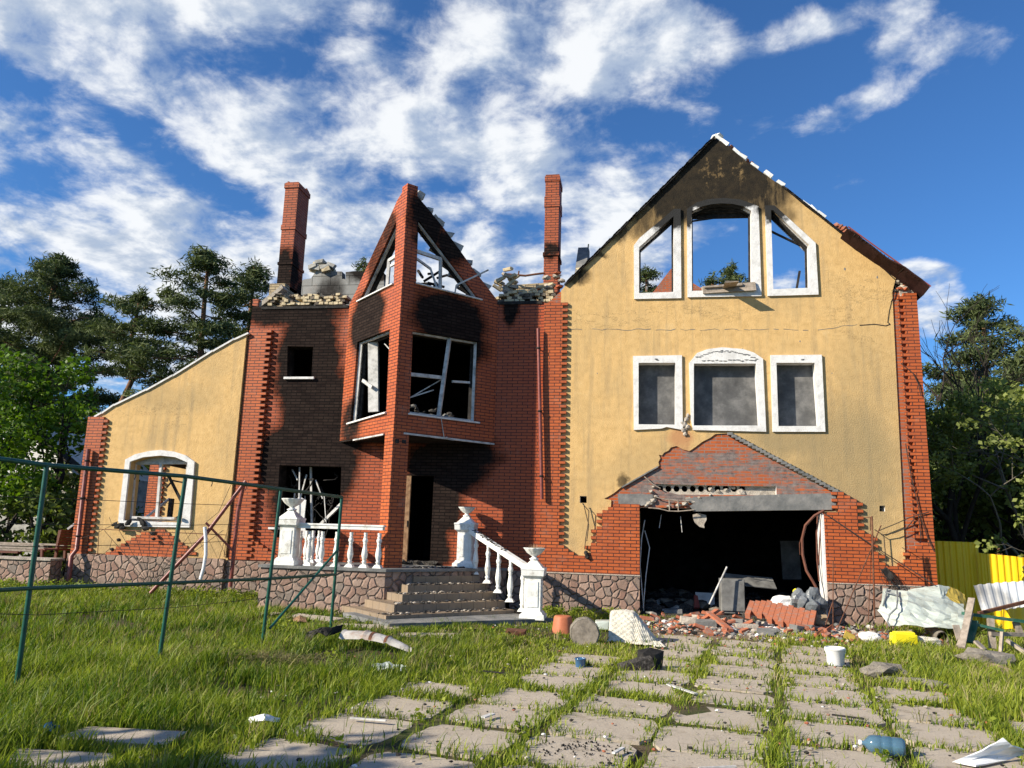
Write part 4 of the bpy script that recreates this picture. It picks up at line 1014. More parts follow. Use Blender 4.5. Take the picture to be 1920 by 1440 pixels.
tri_b = pts([(190,1043),(271,996),(305,994),(330,1012),(368,1043)], YW)
b = cladding([(x, z) for x, z in tri_b], YW-.035, YW)
part(b, 'brick_cladding', M['brick'], label='stepped brick triangle under the wing window')
b = MB().box((-14.3, YW-.09, -.1), (-10.0, YW, .91)); part(b, 'stone_plinth', M['stone'], label='stone plinth under the side wing')
b = MB().plate(pts(win_o, YW), [pts(win_i, YW)], (0, YW-.06, 0), FU, FN, .06)
w = part(b, 'window_surround', M['trim'], label='arched white surround of the side wing window')
b = MB(); Yf = YW+.22
fr = [(254,868),(353,868),(345,975),(245,975)]
fp = [PY(x, y, Yf) for x, y in fr]
for j in range(4): b.beam(fp[j], fp[(j+1) % 4], .06, .07)
b.beam(PY(303,868,Yf), PY(294,975,Yf), .07, .08)
ty = pts([(246,872),(250,862),(275,853),(303,850),(335,853),(356,864),(356,870)], Yf); b.plate(ty, [], (0, Yf, 0), FU, FN, .05)
b.beam(PY(250,970,Yf-.1), PY(330,972,Yf-.05), .16, .06)
sub(b, 'window_frame', M['frame_white'], w)
b = MB(); rnd = random.Random(41)
for (a_, c_, r_) in (((315,890),(340,940),.03),((340,940),(345,965),.025),((322,935),(318,970),.05),((318,900),(345,905),.02),((312,915),(322,903),.02),((256,875),(252,960),.025)):
    b.beam(PY(*a_, .25), PY(*c_, .3), r_*2, r_*2)
for (x, y, s) in ((225,985,.16),(215,983,.1),(240,980,.12),(268,980,.14),(272,990,.12),(262,974,.1),(335,970,.09),(228,990,.1),(285,1000,.09),(288,1010,.07),(210,1030,.08),(222,1012,.08)):
    Mx = Matrix.Rotation(rnd.uniform(-1, 1), 4, 'Y')
    b.rock(PY(x, y, YW-.14), (s, .05, s*.55), 0, seed=int(x), M=Mx)
sub(b, 'melted_black_sill_remains', M['black'], w)
b = MB().beam(PY(268,975,.2), PY(318,935,.9), .05, .05); sub(b, 'white_stick', M['white_paint'], w)
# wing interior, open to the sky
b = MB().plate([(-14.9, .5), (-10.1, .5), (-10.1, 5.4), (-14.9, 4.4)], [], (0, 4.2, 0), FU, FN, .3); part(b, 'rear_wing_wall', M['stucco'])
b = MB()
for k in range(8, 62): b.box((-15.25, 4.12, k*.075), (-14.85+(.12 if k % 2 else 0), 4.2, k*.075+.0748))
b.box((-14.24, .25, -.1), (-13.95, 4.0, .9)); part(b, 'rear_wing_brickwork', M['brick'])
b = MB().box((-13.95, .25, 0), (-10.02, 4.2, .6)); part(b, 'wing_floor', M['ash'])
b = MB()
for k in range(6): b.beam((-13.6+k*.65, 1.2, 3.5+k*.1), (-13.2+k*.65, 3.6, 3.35+k*.14), .12, .12)
b.beam((-13.9, 2.0, 3.55), (-10.1, 2.0, 3.7), .1, .14)
part(b, 'charred_roof_timbers', M['black'])

# downpipes
def downpipe(top, bot, Y, r, elbow=None, lab=None, br=3):
    a = PY(*top, Y); c = PY(*bot, Y); b = MB()
    path = [a, c] if elbow is None else [a]+[PY(*e, y_) for e, y_ in elbow]
    b.tube(path, r, 10)
    o = part(b, 'downpipe', M['pipe_red'], label=lab)
    k_ = MB()
    for i in range(br):
        p = a.lerp(path[1], .12+.75*i/max(1, br-1)); k_.lathe([(r+.002, -.02), (r+.012, -.02), (r+.012, .02), (r+.002, .02)], p, 12); k_.beam(p, p+Vector((.02, max(.05, -Y), 0)), .015, .02)
    sub(k_, 'pipe_bracket', M['black'], o)
downpipe((1009,616), (1016,936), -.16, .042, lab='long red brown downpipe on the shadowed wall')
downpipe((166,842), (145,1030), YW-.16, .055, elbow=[((144,1030), YW-.16), ((134,1043), YW-.3), ((128,1092), YW-.3)], lab='red brown downpipe with an elbow on the wing corner')
# broken stubs of wires and boxes on the right corner, cable bundle
b = MB()
for path in ([(1690,682),(1700,690),(1712,700),(1722,720),(1727,742)], [(1698,832),(1706,880),(1716,925),(1728,975),(1740,1010),(1752,1035)], [(1648,995),(1660,990),(1680,982),(1702,972),(1720,966),(1742,960)], [(1640,993),(1655,1003),(1675,1000),(1700,990),(1715,972)], [(1722,965),(1727,1010)], [(1657,1003),(1662,1060)], [(1092,944),(1104,958),(1103,980),(1098,1010),(1096,1030)], [(1094,944),(1099,965),(1104,985),(1100,1015)]):
    b.tube([PY(x, y, -.10) for x, y in path], .010, 5)
part(b, 'loose_wall_cables', M['wire'])
b = MB(); rnd = random.Random(51)
b.box((-.06, -.07, -.11), (.06, .02, .11), 0, Matrix.Translation(PY(1664, 1076, -.12)) @ Matrix.Rotation(-.5, 4, 'Y'), jit=.02)
for k in range(14):
    p = PY(1654+rnd.uniform(-6, 10), 1062+rnd.uniform(-4, 14), -.14); b.tube([p, p+Vector((rnd.uniform(0, .15), -.05, -.15)), p+Vector((rnd.uniform(.05, .3), -.08, rnd.uniform(-.4, -.25)))], rnd.uniform(.004, .008), 5)
part(b, 'burnt_meter_box', M['black'])
b = MB(); 
for k in range(5): b.rock(PY(1098+k*1.0, 1036+k*2.5, -.1), (.05, .04, .05), 0, seed=k)
part(b, 'burnt_socket_box', M['black'])
# cables and hose hanging in the garage mouth
b = MB()
b.tube([PY(1545,957,-.08), PY(1527,967,-.05), PY(1510,985,0), PY(1504,1010,.1), PY(1505,1040,.1), PY(1512,1070,0), PY(1524,1090,-.05), PY(1535,1110,-.05), PY(1538,1135,-.1)], .03, 8)
b.tube([PY(1533,965,.1), PY(1531,1000,.1), PY(1532,1050,.1), PY(1536,1090,.05)], .016, 6); b.tube([PY(1541,970,.1), PY(1537,1010,.1), PY(1535,1060,.1)], .014, 6)
b.tube([PY(1505,1000,.2), PY(1499,1020,.2), PY(1500,1040,.3)], .01, 5)
part(b, 'hanging_hoses', M['bench_wood'])
b = MB().tube([PY(1209,975,.3), PY(1203,1010,.1), PY(1200,1060,.05), PY(1207,1145,.1)], .012, 6)
b.tube([PY(1209,995,.3), PY(1218,1027,.2), PY(1211,1080,.1), PY(1206,1140,.05)], .012, 6); b.tube([PY(1276,968,.3), PY(1279,998,.3)], .01, 5); b.tube([PY(1240,965,.3), PY(1236,990,.3)], .01, 5)
part(b, 'hanging_metal_strips', M['frame_white'])
b = MB().plate([(q_.x, q_.z) for q_ in [PY(x, y, .1) for x, y in ((1299,965),(1310,962),(1324,966),(1325,974),(1320,984),(1321,990),(1312,988),(1303,980),(1300,973))]], [], (0,.1,0), FU, FN, .04); part(b, 'hanging_plaster_flap', M['concrete_pale'])
# ================================================================== PORCH
ZF = .93
E1 = Vector((.7071, .7071, 0)); N1 = Vector((.7071, -.7071, 0))
def st(s, t): return (s*.7071+t*.7071, -s*.7071+t*.7071)      # (outwards, along) -> world
porch = empty('porch', (-5.6, -1.2, 0), 'stone faced porch platform with tiled corner steps strewn with ash', 'porch')
cut = PZ(701, 1070, ZF); s0 = (cut.x-(-2.32))*.7071
plat = [(-7.98, 0), (-7.98, -2.32), (cut.x, -2.32), st(s0, -3.05), (-2.6, -.0)]
# keep the right end of the platform in front of the wall
e = st(s0, -2.95); plat = [(-7.98, 0), (-7.98, -2.32), (cut.x, -2.32), e, (-3.0, 0)]
def prism(mb, poly, z0, z1, mt=0, ms=0):
    n = len(poly)
    mb.add([(x, y, z0) for x, y in poly]+[(x, y, z1) for x, y in poly], [tuple(range(n, 2*n))], mt)
    mb.add([(x, y, z0) for x, y in poly]+[(x, y, z1) for x, y in poly], [(i, (i+1) % n, (i+1) % n+n, i+n) for i in range(n)], ms); return mb
part(prism(MB(), plat, -.1, ZF-.06), 'platform', M['stone'], porch)
part(prism(MB(), [(-8.02, 0), (-8.02, -2.36), (cut.x+.03, -2.36), (e[0]+.02, e[1]-.02), (-2.98, 0)], ZF-.06, ZF), 'platform_slab', M['concrete'], porch)
steps = [(-4.66, -2.12+.0, .775), (-4.95, -1.80, .62), (-5.25, -1.46, .465), (-5.6, -1.12, .31), (-5.95, -.76, .155)]
prev = s0
for (tl, s_, z) in steps:
    s_ = s_+.12
    poly = [st(s0-.9 if tl > -5.1 else s0-1.1, tl), st(s_, tl), st(s_, -2.95), st(s0-.3, -2.95)]
    part(prism(MB(), [st(s0-1.0, tl), st(s_, tl), st(s_, -2.95), st(s0-1.0, -2.95)] if tl < -5.0 else [st(s0-.05, tl), st(s_, tl), st(s_, -2.95), st(s0-.05, -2.95)], z-.16, z), 'step', M['tile_step'], porch)
part(prism(MB(), [st(s0, -6.2), st(-.05, -6.2), st(.42, -2.75), st(s0, -2.75)], -.1, .085), 'step', M['concrete'], porch, label='cracked concrete base slab of the steps')
part(prism(MB(), [st(s0, -2.95), st(-.3, -2.95), st(-.3, -2.80), st(s0, -2.80)], -.1, .14), 'step_footing', M['inner_dark'], porch)
# ash and debris on the steps: nobody could count it
b = MB(); rnd = random.Random(61)
for (tl, s_, z) in steps+[(-4.5, s0-.25, ZF)]:
    for k in range(120):
        t = rnd.uniform(tl+.1, -3.0) if rnd.random() < .6 else rnd.uniform(tl, tl+.9); ss = s_+.12-abs(rnd.gauss(.18, .10)); x, y = st(ss, t)
        if ss > s_+.10: continue
        sz = rnd.uniform(.012, .05); b.rock((x, y, z+sz*.3), (sz, sz, sz*.45), rnd.choice((0, 0, 0, 1)))
b_ = b.build('ash_and_char', [M['ash'], M['concrete_pale']]); tag(b_, 'scattered ash, char and grit lying on the porch steps', 'debris', kind='stuff')

def urn_mb(s=1.0):
    prof = [(.10, 0), (.11, .015), (.055, .04), (.05, .07), (.10, .095), (.17, .15), (.215, .21), (.235, .235), (.245, .25), (.22, .25), (.20, .225), (.12, .20), (.02, .19)]
    return MB().lathe([(r*s, z*s) for r, z in prof], (0,0,0), 48, 0, True, 12, .035)
def newel_mb(h=1.0):
    b = MB()
    def sq(z0, a0, z1, a1):
        vs = [(x*a0, y*a0, z0) for x, y in ((-1,-1),(1,-1),(1,1),(-1,1))]+[(x*a1, y*a1, z1) for x, y in ((-1,-1),(1,-1),(1,1),(-1,1))]
        b.add(vs, [(0,3,2,1), (4,5,6,7), (0,1,5,4), (1,2,6,5), (2,3,7,6), (3,0,4,7)])
    sq(0, .255, .10, .245); sq(.10, .225, .16, .185); sq(.16, .165, .80, .165)
    for a in range(4):
        Mx = Matrix.Rotation(a*math.pi/2, 4, 'Z')
        b.box((-.115, -.178, .24), (.115, -.16, .74), 0, Mx); 
    sq(.80, .165, .85, .215); sq(.85, .225, .97, .235); sq(.97, .245, 1.01, .235); sq(1.01, .20, 1.15, .07); sq(1.15, .07, 1.17, .07)
    return b
def newel(par, x, y, z, rz, label=None):
    b = newel_mb(); o = b.build('newel_post', M['white_paint'], None, bevel=.006); o.parent = par
    o.location = Vector((x, y, z))-par.location; o.rotation_euler = (0, 0, rz)
    return o
BAL = None
def baluster(par, x, y, z, h, mat='white_paint', rz=0.0):
    k = h/.74
    prof = [(.042, 0), (.042, .05), (.060, .07), (.036, .085), (.045, .12), (.062, .19), (.066, .24), (.058, .31), (.042, .41), (.036, .47), (.048, .485), (.034, .50), (.052, .53), (.058, .56), (.048, .60), (.032, .62), (.046, .635), (.032, .66), (.04, .70), (.04, .74)]
    b = MB().lathe([(r, .06+z_*.92*k) for r, z_ in prof], (0,0,0), 16)
    vs = [(x_*.095, y_*.095, 0) for x_, y_ in ((-1,-1),(1,-1),(1,1),(-1,1))]+[(x_*.055, y_*.055, .065) for x_, y_ in ((-1,-1),(1,-1),(1,1),(-1,1))]
    b.add(vs, [(0,3,2,1), (4,5,6,7), (0,1,5,4), (1,2,6,5), (2,3,7,6), (3,0,4,7)])
    o = b.build('baluster', M[mat], None); o.parent = par; o.location = Vector((x, y, z))-par.location; o.rotation_euler = (0, 0, rz); return o
# left balustrade
bl = empty('balustrade', (-6.3, -2.1, ZF), 'straight white balustrade along the porch platform behind the green frame', 'balustrade')
pp = PZ(540, 1062, ZF); py_ = -2.10; px_ = PY(541, 1040, py_).x
newel(bl, px_, py_, ZF, 0)
xe = PY(722, 985, py_).x
b = MB().box((px_+.1, py_-.075, ZF+.79), (xe-.02, py_+.075, ZF+.86)); b.box((px_+.1, py_-.09, ZF+.86), (xe, py_+.09, ZF+.90))
part(b, 'handrail', M['white_paint'], bl, bevel=.006)
for x in (578, 602, 629, 656, 683, 709):
    baluster(bl, PY(x, 1050, py_).x, py_, ZF, .73)
b = MB().box((px_-.075, py_+.2, ZF+.79), (px_+.075, -.02, ZF+.88)); part(b, 'handrail', M['white_paint'], bl, label='side handrail running back to the wall')
for y in (-1.55, -1.2, -.85, -.5): baluster(bl, px_, y, ZF, .73)
# stair balustrade
br_ = empty('balustrade', (-3.0, -1.4, ZF), 'sloping white stair balustrade between two tall posts', 'balustrade')
pA = Vector((-3.86, -.34, ZF)); pB = Vector((-2.06, -2.25, .06))
pA.x = PY(872, 1050, pA.y).x; pB.x = PY(1000, 1130, pB.y).x
for p, rz in ((pA, 0), (pB, 0)): newel(br_, p.x, p.y, p.z, rz)
dr = Vector((pB.x-pA.x, pB.y-pA.y, 0)); 
rA = Vector((pA.x, pA.y, pA.z+.90)); rB = Vector((pB.x, pB.y, pB.z+.92))
part(MB().beam(rA.lerp(rB, .06), rB.lerp(rA, .04), .15, .11), 'handrail', M['white_paint'], br_, bevel=.006)
for t, zb_ in ((.17, .80), (.36, .64), (.52, .47), (.69, .32), (.86, .17)):
    q = pA.lerp(pB, t); top = rA.lerp(rB, t).z-.06; baluster(br_, q.x, q.y, zb_, top-zb_)
b = MB(); rnd = random.Random(66)
for k in range(70):
    q = rA.lerp(rB, rnd.uniform(.1, .62)); b.rock((q.x+rnd.uniform(-.06, .06), q.y+rnd.uniform(-.06, .06), q.z+.06), (.03, .03, .012), 0)
tag(b.build('ash_flakes', M['ash']), 'black flakes of burnt roofing on the sloping handrail', 'debris', kind='stuff')
urns = [((px_, py_, ZF+1.17), 'shell shaped white urn on the left porch post', 1.0), ((pA.x, pA.y, pA.z+1.17), 'white urn with a sooted foot on the post at the top of the steps', .82), ((pB.x, pB.y, pB.z+1.17), 'white urn holding dry grass on the lowest stair post', .92)]
for k, (l, lab, s) in enumerate(urns):
    o = urn_mb(s).build('flower_urn', M['white_paint']); o.location = l; tag(o, lab, 'urn')
    if k == 2:
        b = MB(); rnd = random.Random(4)
        for i in range(90):
            a = rnd.uniform(0, 6.28); r = rnd.uniform(0, .17); p = Vector((l[0]+r*math.cos(a), l[1]+r*math.sin(a), l[2]+.2)); q = p+Vector((rnd.uniform(-.05, .05), rnd.uniform(-.05, .05), rnd.uniform(.06, .13)))
            b.add([p, p+Vector((.005, 0, 0)), q], [(0, 1, 2)])
        tag(b.build('dry_plant', M['cardboard']), 'withered tuft of dry grass growing in the lowest urn', 'plant')

# ================================================================== FENCES, PIPES
def P3(px, py, X, Y):     # height on a vertical line through (X, Y)
    d = ray(px, py); t = (Vector((X, Y, 0))-CO).to_2d().length/Vector((d.x, d.y)).length; return (CO+d*t).z
gf_ = empty('green_fence_frame', (-5.9, -9, 0), 'bare dark green tubular fence frame standing in the tall grass', 'fence')
posts = [((-6.35, -10.74), (88, 872), (36, 1250)), ((-5.9, -8.96), (348, 893), (297, 1240)), ((-5.44, -7.15), (527, 917), (490, 1215)), ((-5.04, -5.55), (641, 932), (620, 1172))]
tops = []
for (xy, top, bot) in posts:
    zt_ = P3(*top, *xy); # azimuth differs a little between top and foot: lean
    d = ray(*top); t = (xy[1]-CO.y)/d.y; pt = CO+d*t
    d = ray(*bot); t = (xy[1]-CO.y)/d.y; pb = CO+d*t; pb.z = min(pb.z, 0.0)-.15
    tops.append((pt, pb)); part(MB().tube([pb, pt], .026, 10), 'post', M['green_metal'], gf_)
dirv = (tops[3][0]-tops[0][0]); ext = tops[0][0]-dirv.normalized()*2.2
path = [PY(-60, 853, -11.6)]+[t[0] for t in tops]
part(MB().tube(path, .026, 10), 'top_rail', M['green_metal'], gf_)
mid = [PY(-60, 1110, -11.6), PY(58, 1103, -10.74), PY(318, 1093, -8.96), PY(506, 1085, -7.15), PY(630, 1077, -5.55)]
part(MB().tube(mid, .022, 10), 'middle_rail', M['green_metal'], gf_)
dp = (Vector(mid[4])*.4+tops[3][0]*.6)
part(MB().tube([PY(634, 1030, -5.55), PY(506, 1178, -7.1)], .02, 8), 'diagonal_brace', M['green_metal'], gf_)
b = MB(); rnd = random.Random(71)
for k, (a_, c_) in enumerate(zip(path[:-1], path[1:])):
    for t in (.25, .6, .85):
        p = a_.lerp(c_, t); b.tube([p, p+Vector((.005, 0, -.05)), p+Vector((-.01, 0, -.09))], .006, 5)
part(b, 'wire_clip', M['wire'], gf_)
b = MB()
for (y0, y1) in ((930, 950), (980, 982), (1022, 1010), (1150, 1120)):
    b.tube([PY(-40, y0, -11.4), PY(70, y0+3, -10.74), PY(330, (y0+y1)/2+4, -8.96), PY(510, y1, -7.15)], .0035, 4)
part(b, 'slack_wire', M['wire'], gf_)

rp = empty('pipe_frame', (-8.9, -1.2, 0), 'red brown steel pipes welded in a leaning cross against the wing', 'pipe frame')
part(MB().tube([PY(458, 903, -1.3), PY(446, 960, -1.3), PY(438, 1040, -1.3), PY(432, 1100, -1.3)], .045, 10), 'upright_pipe', M['pipe_red'], rp)
part(MB().tube([PY(461, 902, -1.4), PY(385, 1003, -1.7), PY(282, 1112, -2.0)], .042, 10), 'diagonal_pipe', M['pipe_red'], rp)
part(MB().beam(PY(386, 980, -1.6), PY(437, 1033, -1.3), .09, .05), 'brace_bar', M['pipe_red'], rp)
tag(MB().tube([PY(384, 988, -1.75), PY(386, 1010, -1.75), PY(386, 1040, -1.75), PY(382, 1065, -1.75), PY(376, 1086, -1.75)], .04, 10).build('plastic_pipe', M['plastic_white']), 'bent white plastic pipe hanging from the red pipes', 'pipe')
tr = empty('wire_trellis', (-12, -1.5, 0), 'thin rusty wire trellis grown with bare vines below the wing window', 'trellis')
b = MB(); Yt = -1.6
a0, a1, a2, a3 = PY(186, 992, Yt), PY(425, 1003, Yt), PY(420, 1045, Yt), PY(183, 1040, Yt)
b.tube([a3, a0, a1, a2], .010, 5)
part(b, 'frame_wire', M['rust'], tr)
b = MB(); rnd = random.Random(72)
for k in range(9):
    x0_ = PY(282, 1100, Yt); x1_ = PY(195+k*28, 994, Yt); b.tube([x0_, x0_.lerp(x1_, .5)+Vector((0, 0, .03)), x1_], .006, 4)
for k in range(6): b.tube([PY(310+k*18, 994, Yt), PY(335+k*18, 1045, Yt)], .004, 4)
for (l) in ([(210,1012),(205,1030),(186,1044)], [(437,900),(410,960),(388,978)], [(433,960),(425,1000),(410,1050),(415,1080)], [(150,1010),(180,1000),(210,985),(205,970)]):
    b.tube([PY(x, y, Yt) for x, y in l], .006, 4)
part(b, 'vine_wire', M['wire'], tr)

# right side: steel rods, wires
rod = empty('steel_rods', (5.2, -1.2, 0), 'thin rusty steel rods standing and leaning right of the garage mouth', 'rods')
for (a_, c_, r, Y0, Y1) in (((1635,968),(1640,1160),.018,-.9,-1.1),((1652,985),(1570,1180),.012,-.7,-1.5),((1562,1052),(1562,1178),.010,-1.2,-1.2),((1628,1166),(1636,985),.008,-.9,-.9),((1561,1130),(1548,1172),.012,-1.1,-1.3)):
    part(MB().tube([PY(*c_, Y1), PY(*a_, Y0)], r, 6), 'rod', M['rust'], rod)
part(MB().tube([PY(1635,970,-.9), PY(1622,970,-.9), PY(1618,972,-.6)], .010, 5).tube([PY(1632,970,-.9), PY(1632,995,-.9)], .012, 5), 'top_bracket', M['rust'], rod)
tag(MB().tube([PY(1545,962,-.12), PY(1640,1025,-.45), PY(1752,1096,-.9)], .010, 6).build('cable', M['wire']), 'taut dark cable slanting from the lintel down to the right corner', 'cable')

def corr(name, corners, mat, n=40, amp=.02, waves=9, nv=6, th=.004, wob=.02, seed=0, parent=None):
    """profiled sheet: corners tl, tr, br, bl in world metres; ribs run from top to bottom"""
    tl, tr_, br2, bl2 = [Vector(c) for c in corners]; nrm = (tr_-tl).cross(bl2-tl).normalized(); rnd = random.Random(seed)
    b = MB(); g_ = []
    ph = [rnd.uniform(0, 6) for _ in range(4)]
    for j in range(nv+1):
        v = j/nv; row = []
        for i in range(n+1):
            u = i/n; p = tl.lerp(tr_, u).lerp(bl2.lerp(br2, u), v)
            w = math.sin(u*waves*2*math.pi); w = max(-1, min(1, w*1.8))
            row.append(p+nrm*(amp*w+wob*(math.sin(3*u+ph[0]+2*v)+.6*math.sin(5*v+ph[1]+3*u))))
        g_.append(row)
    b.sheet(g_, 0, False)
    return b.build(name, mat, parent, solid=th)
# yellow fence behind the right corner
yf = empty('yellow_fence', (8.5, 1.4, 0), 'yellow profiled steel fence half in the shade behind the house corner', 'fence')
A = PY(1750, 1014, 1.0); B = PY(1833, 1017, 1.0)
corr('fence_panel', ((A.x, 1.0, A.z), (B.x, 1.0, B.z), (B.x, 1.0, 0), (A.x, 1.0, 0)), M['yellow_metal'], 60, .015, 7, 2, .004, 0, parent=yf)
C_ = PY(1831, 1036, .93); D_ = PY(2010, 1054, .5)
corr('fence_panel', ((C_.x, .93, C_.z), (D_.x, .5, D_.z), (D_.x, .5, 0), (C_.x, .93, 0)), M['yellow_metal'], 90, .015, 14, 2, .004, 0, parent=yf)

# crumpled white sheets
def crump(name, poly_rows, mat, lab, cat, seed=0, wob=.03, sub_=4, th=.004):
    rnd = random.Random(seed); rows = []
    for r in poly_rows: rows.append([Vector(p) for p in r])
    def interp(rows):
        out = []
        nr, nc = len(rows), len(rows[0])
        for j in range((nr-1)*sub_+1):
            v = j/sub_; j0 = min(int(v), nr-2); fv = v-j0; row = []
            for i in range((nc-1)*sub_+1):
                u = i/sub_; i0 = min(int(u), nc-2); fu = u-i0
                p = rows[j0][i0].lerp(rows[j0][i0+1], fu).lerp(rows[j0+1][i0].lerp(rows[j0+1][i0+1], fu), fv)
                row.append(p+Vector((rnd.uniform(-wob, wob)*.4, rnd.uniform(-wob, wob), rnd.uniform(-wob, wob)*.6)))
            out.append(row)
        return out
    b = MB().sheet(interp(rows), 0, False); o = b.build(name, mat, None, solid=th); return tag(o, lab, cat)
def PR(l): return [PY(x, y, Y) for x, y, Y in l]
crump('crumpled_metal_sheet', [PR([(1658,1104,-1.2),(1700,1108,-1.25),(1770,1122,-1.3),(1806,1133,-1.2)]), PR([(1652,1130,-1.7),(1702,1130,-1.8),(1760,1150,-1.9),(1808,1150,-1.8)]), PR([(1646,1146,-1.7),(1690,1150,-2.0),(1750,1168,-2.1),(1812,1164,-2.0)]), PR([(1668,1174,-1.9),(1705,1172,-2.2),(1765,1178,-2.3),(1815,1180,-2.2)])],
      M['sheet_white'], 'large crumpled pale sheet of dirty metal lying before the plinth', 'metal sheet', 1, .030)
crump('crumpled_metal_sheet', [PR([(1702,1106,-.9),(1760,1097,-.8),(1782,1100,-.7)]), PR([(1705,1118,-1.2),(1765,1120,-1.2),(1772,1116,-1.0)]), PR([(1720,1135,-1.4),(1765,1133,-1.3),(1795,1135,-1.2)])],
      M['sheet_white'], 'folded pale sheet leaning behind the larger crumpled one', 'metal sheet', 2, .012)
crump('crumpled_metal_sheet', [PR([(1780,1099,-.7),(1795,1106,-.7),(1808,1115,-.7)]), PR([(1774,1116,-1.0),(1795,1122,-1.0),(1811,1130,-.9)]), PR([(1790,1134,-1.2),(1803,1136,-1.2),(1811,1145,-1.1)])],
      M['yellow_dull'], 'ochre folded end of sheet metal next to the pale sheets', 'metal sheet', 3, .012)
b = MB()
for l in ([(1664,1103,-1.25),(1661,1118,-1.5),(1656,1136,-1.8)], [(1660,1110,-1.4),(1682,1116,-1.5)], [(1682,1107,-1.3),(1683,1125,-1.8),(1681,1140,-2.0),(1668,1152,-2.05),(1664,1165,-2.05),(1668,1174,-2.05)]):
    b.tube([PY(x, y, Y-.04) for x, y, Y in l], .016, 6)
tag(b.build('rubber_seal', M['bag_grey']), 'loose dark rubber seal twisted over the large crumpled sheet', 'seal')
A, B, C2, D2 = PY(1825,1099,-3.0), PY(1935,1088,-2.6), PY(1940,1134,-3.4), PY(1842,1150,-3.8)
o = corr('profiled_sheet', (A, B, C2, D2), M['sheet_scorch'], 70, .008, 7, 8, .004, .012, 5); tag(o, 'white profiled sheet with a scorched corner propped on the table', 'metal sheet')
tag(corr('profiled_sheet', (PY(1880,1140,-2.6), PY(1940,1130,-2.4), PY(1940,1185,-2.9), PY(1880,1178,-2.9)), M['yellow_metal'], 20, .015, 3, 4, .004, .01, 6), 'bright yellow profiled sheet standing under the propped white one', 'metal sheet')
# wrecked work table
tb = empty('broken_table', (8.0, -4.0, 0), 'wrecked grey and green timber table on the right edge', 'table')
def bm(a_, c_, Y0, Y1, w, h): return MB().beam(PY(*a_, Y0), PY(*c_, Y1), w, h)
M['green_wood'] = mat_noise('faded_green_board', [(0.012, .075, .052), (0.03, .12, .085), (0.12, .16, .12)], 6, .7, .2, .003)
part(bm((1806,1150),(1925,1166),-4.2,-4.0,.10,.05), 'top_rail', M['green_wood'], tb); part(bm((1826,1170),(1880,1182),-4.3,-4.3,.07,.04), 'lower_rail', M['green_wood'], tb)
part(bm((1857,1160),(1861,1216),-4.2,-4.3,.09,.07), 'leg', M['grey_wood'], tb); part(bm((1904,1166),(1913,1188),-4.0,-4.0,.09,.07), 'leg', M['grey_wood'], tb)
part(bm((1829,1165),(1818,1205),-4.3,-4.5,.09,.04), 'leg', M['green_wood'], tb, label='short green leg'); part(bm((1879,1185),(1875,1240),-4.5,-4.6,.045,.045), 'leg', M['grey_wood'], tb, label='thin grey leg')
part(bm((1856,1188),(1920,1190),-4.3,-4.1,.06,.06), 'cross_bar', M['grey_wood'], tb); part(bm((1888,1200),(1925,1225),-4.3,-4.5,.07,.05), 'cross_bar', M['grey_wood'], tb)
part(bm((1835,1150),(1925,1128),-3.9,-3.6,.06,.05), 'metal_bar', M['rust'], tb)
for (a_, c_, Y0, Y1, lab) in (((1822,1122),(1803,1214),-4.1,-4.8,'bare plank leaning on the broken table'),((1819,1150),(1800,1212),-4.3,-4.7,'narrow bare batten beside the leaning plank'),((1792,1172),(1800,1200),-4.5,-4.6,'short grey stake in the grass left of the planks'),((1829,1202),(1846,1218),-4.8,-4.9,'short board lying under the broken table')):
    tag(bm(a_, c_, Y0, Y1, .10, .03).build('plank', M['grey_wood']), lab, 'plank')
o = MB().rock((0, 0, 0), (.36, .26, .13), 0, seed=3, sub=2).build('cushion', M['cloth_grey']); o.location = PZ(1847, 1234, .10); tag(o, 'dirty brown cushion in the grass under the table', 'cushion')

# tins, sacks, bucket, canister
def bucket(name, px, py, r, h, mat, lab, cat, handle=True, Z=0.0):
    c = PZ(px, py, Z)
    e = empty(name, c, lab, cat)
    b = MB().lathe([(r*.84, 0), (r*.86, .005), (r*.95, h*.78), (r*1.0, h*.80), (r*1.0, h*.86), (r*1.06, h*.87), (r*1.06, h*.97), (r*1.0, h), (r*.93, h), (r*.90, h*.9), (r*.8, .02), (.01, .02)], (0,0,0), 32)
    o = b.build('body', mat, e, local=True)
    if handle:
        k = MB().tube([(r*1.07*math.cos(a), -r*1.07*abs(math.sin(a))*.55-.0, h*.88-h*.38*math.sin(a)) for a in np.linspace(0, math.pi, 14)], .004, 6); k.build('handle', mat, e, local=True)
    return e
bucket('bucket', 1567, 1247, .138, .25, M['plastic_white'], 'clean white plastic bucket standing on the drive', 'bucket')
e = empty('canister', PZ(1695, 1212, 0), 'crumpled bright yellow plastic canister in the grass', 'canister')
b = MB().box((-.19, -.12, .0), (.19, .12, .22), 0, Matrix.Rotation(.1, 4, 'Z'), jit=.02); b.box((-.14, -.09, .22), (.17, .10, .25), 0, jit=.015); b.build('body', M['yellow_plastic'], e, local=True, bevel=.03)
b = MB().box((-.07, -.128, .04), (.04, -.122, .12), 0, jit=.01); b.build('torn_hole', M['cloth_grey'], e, local=True)
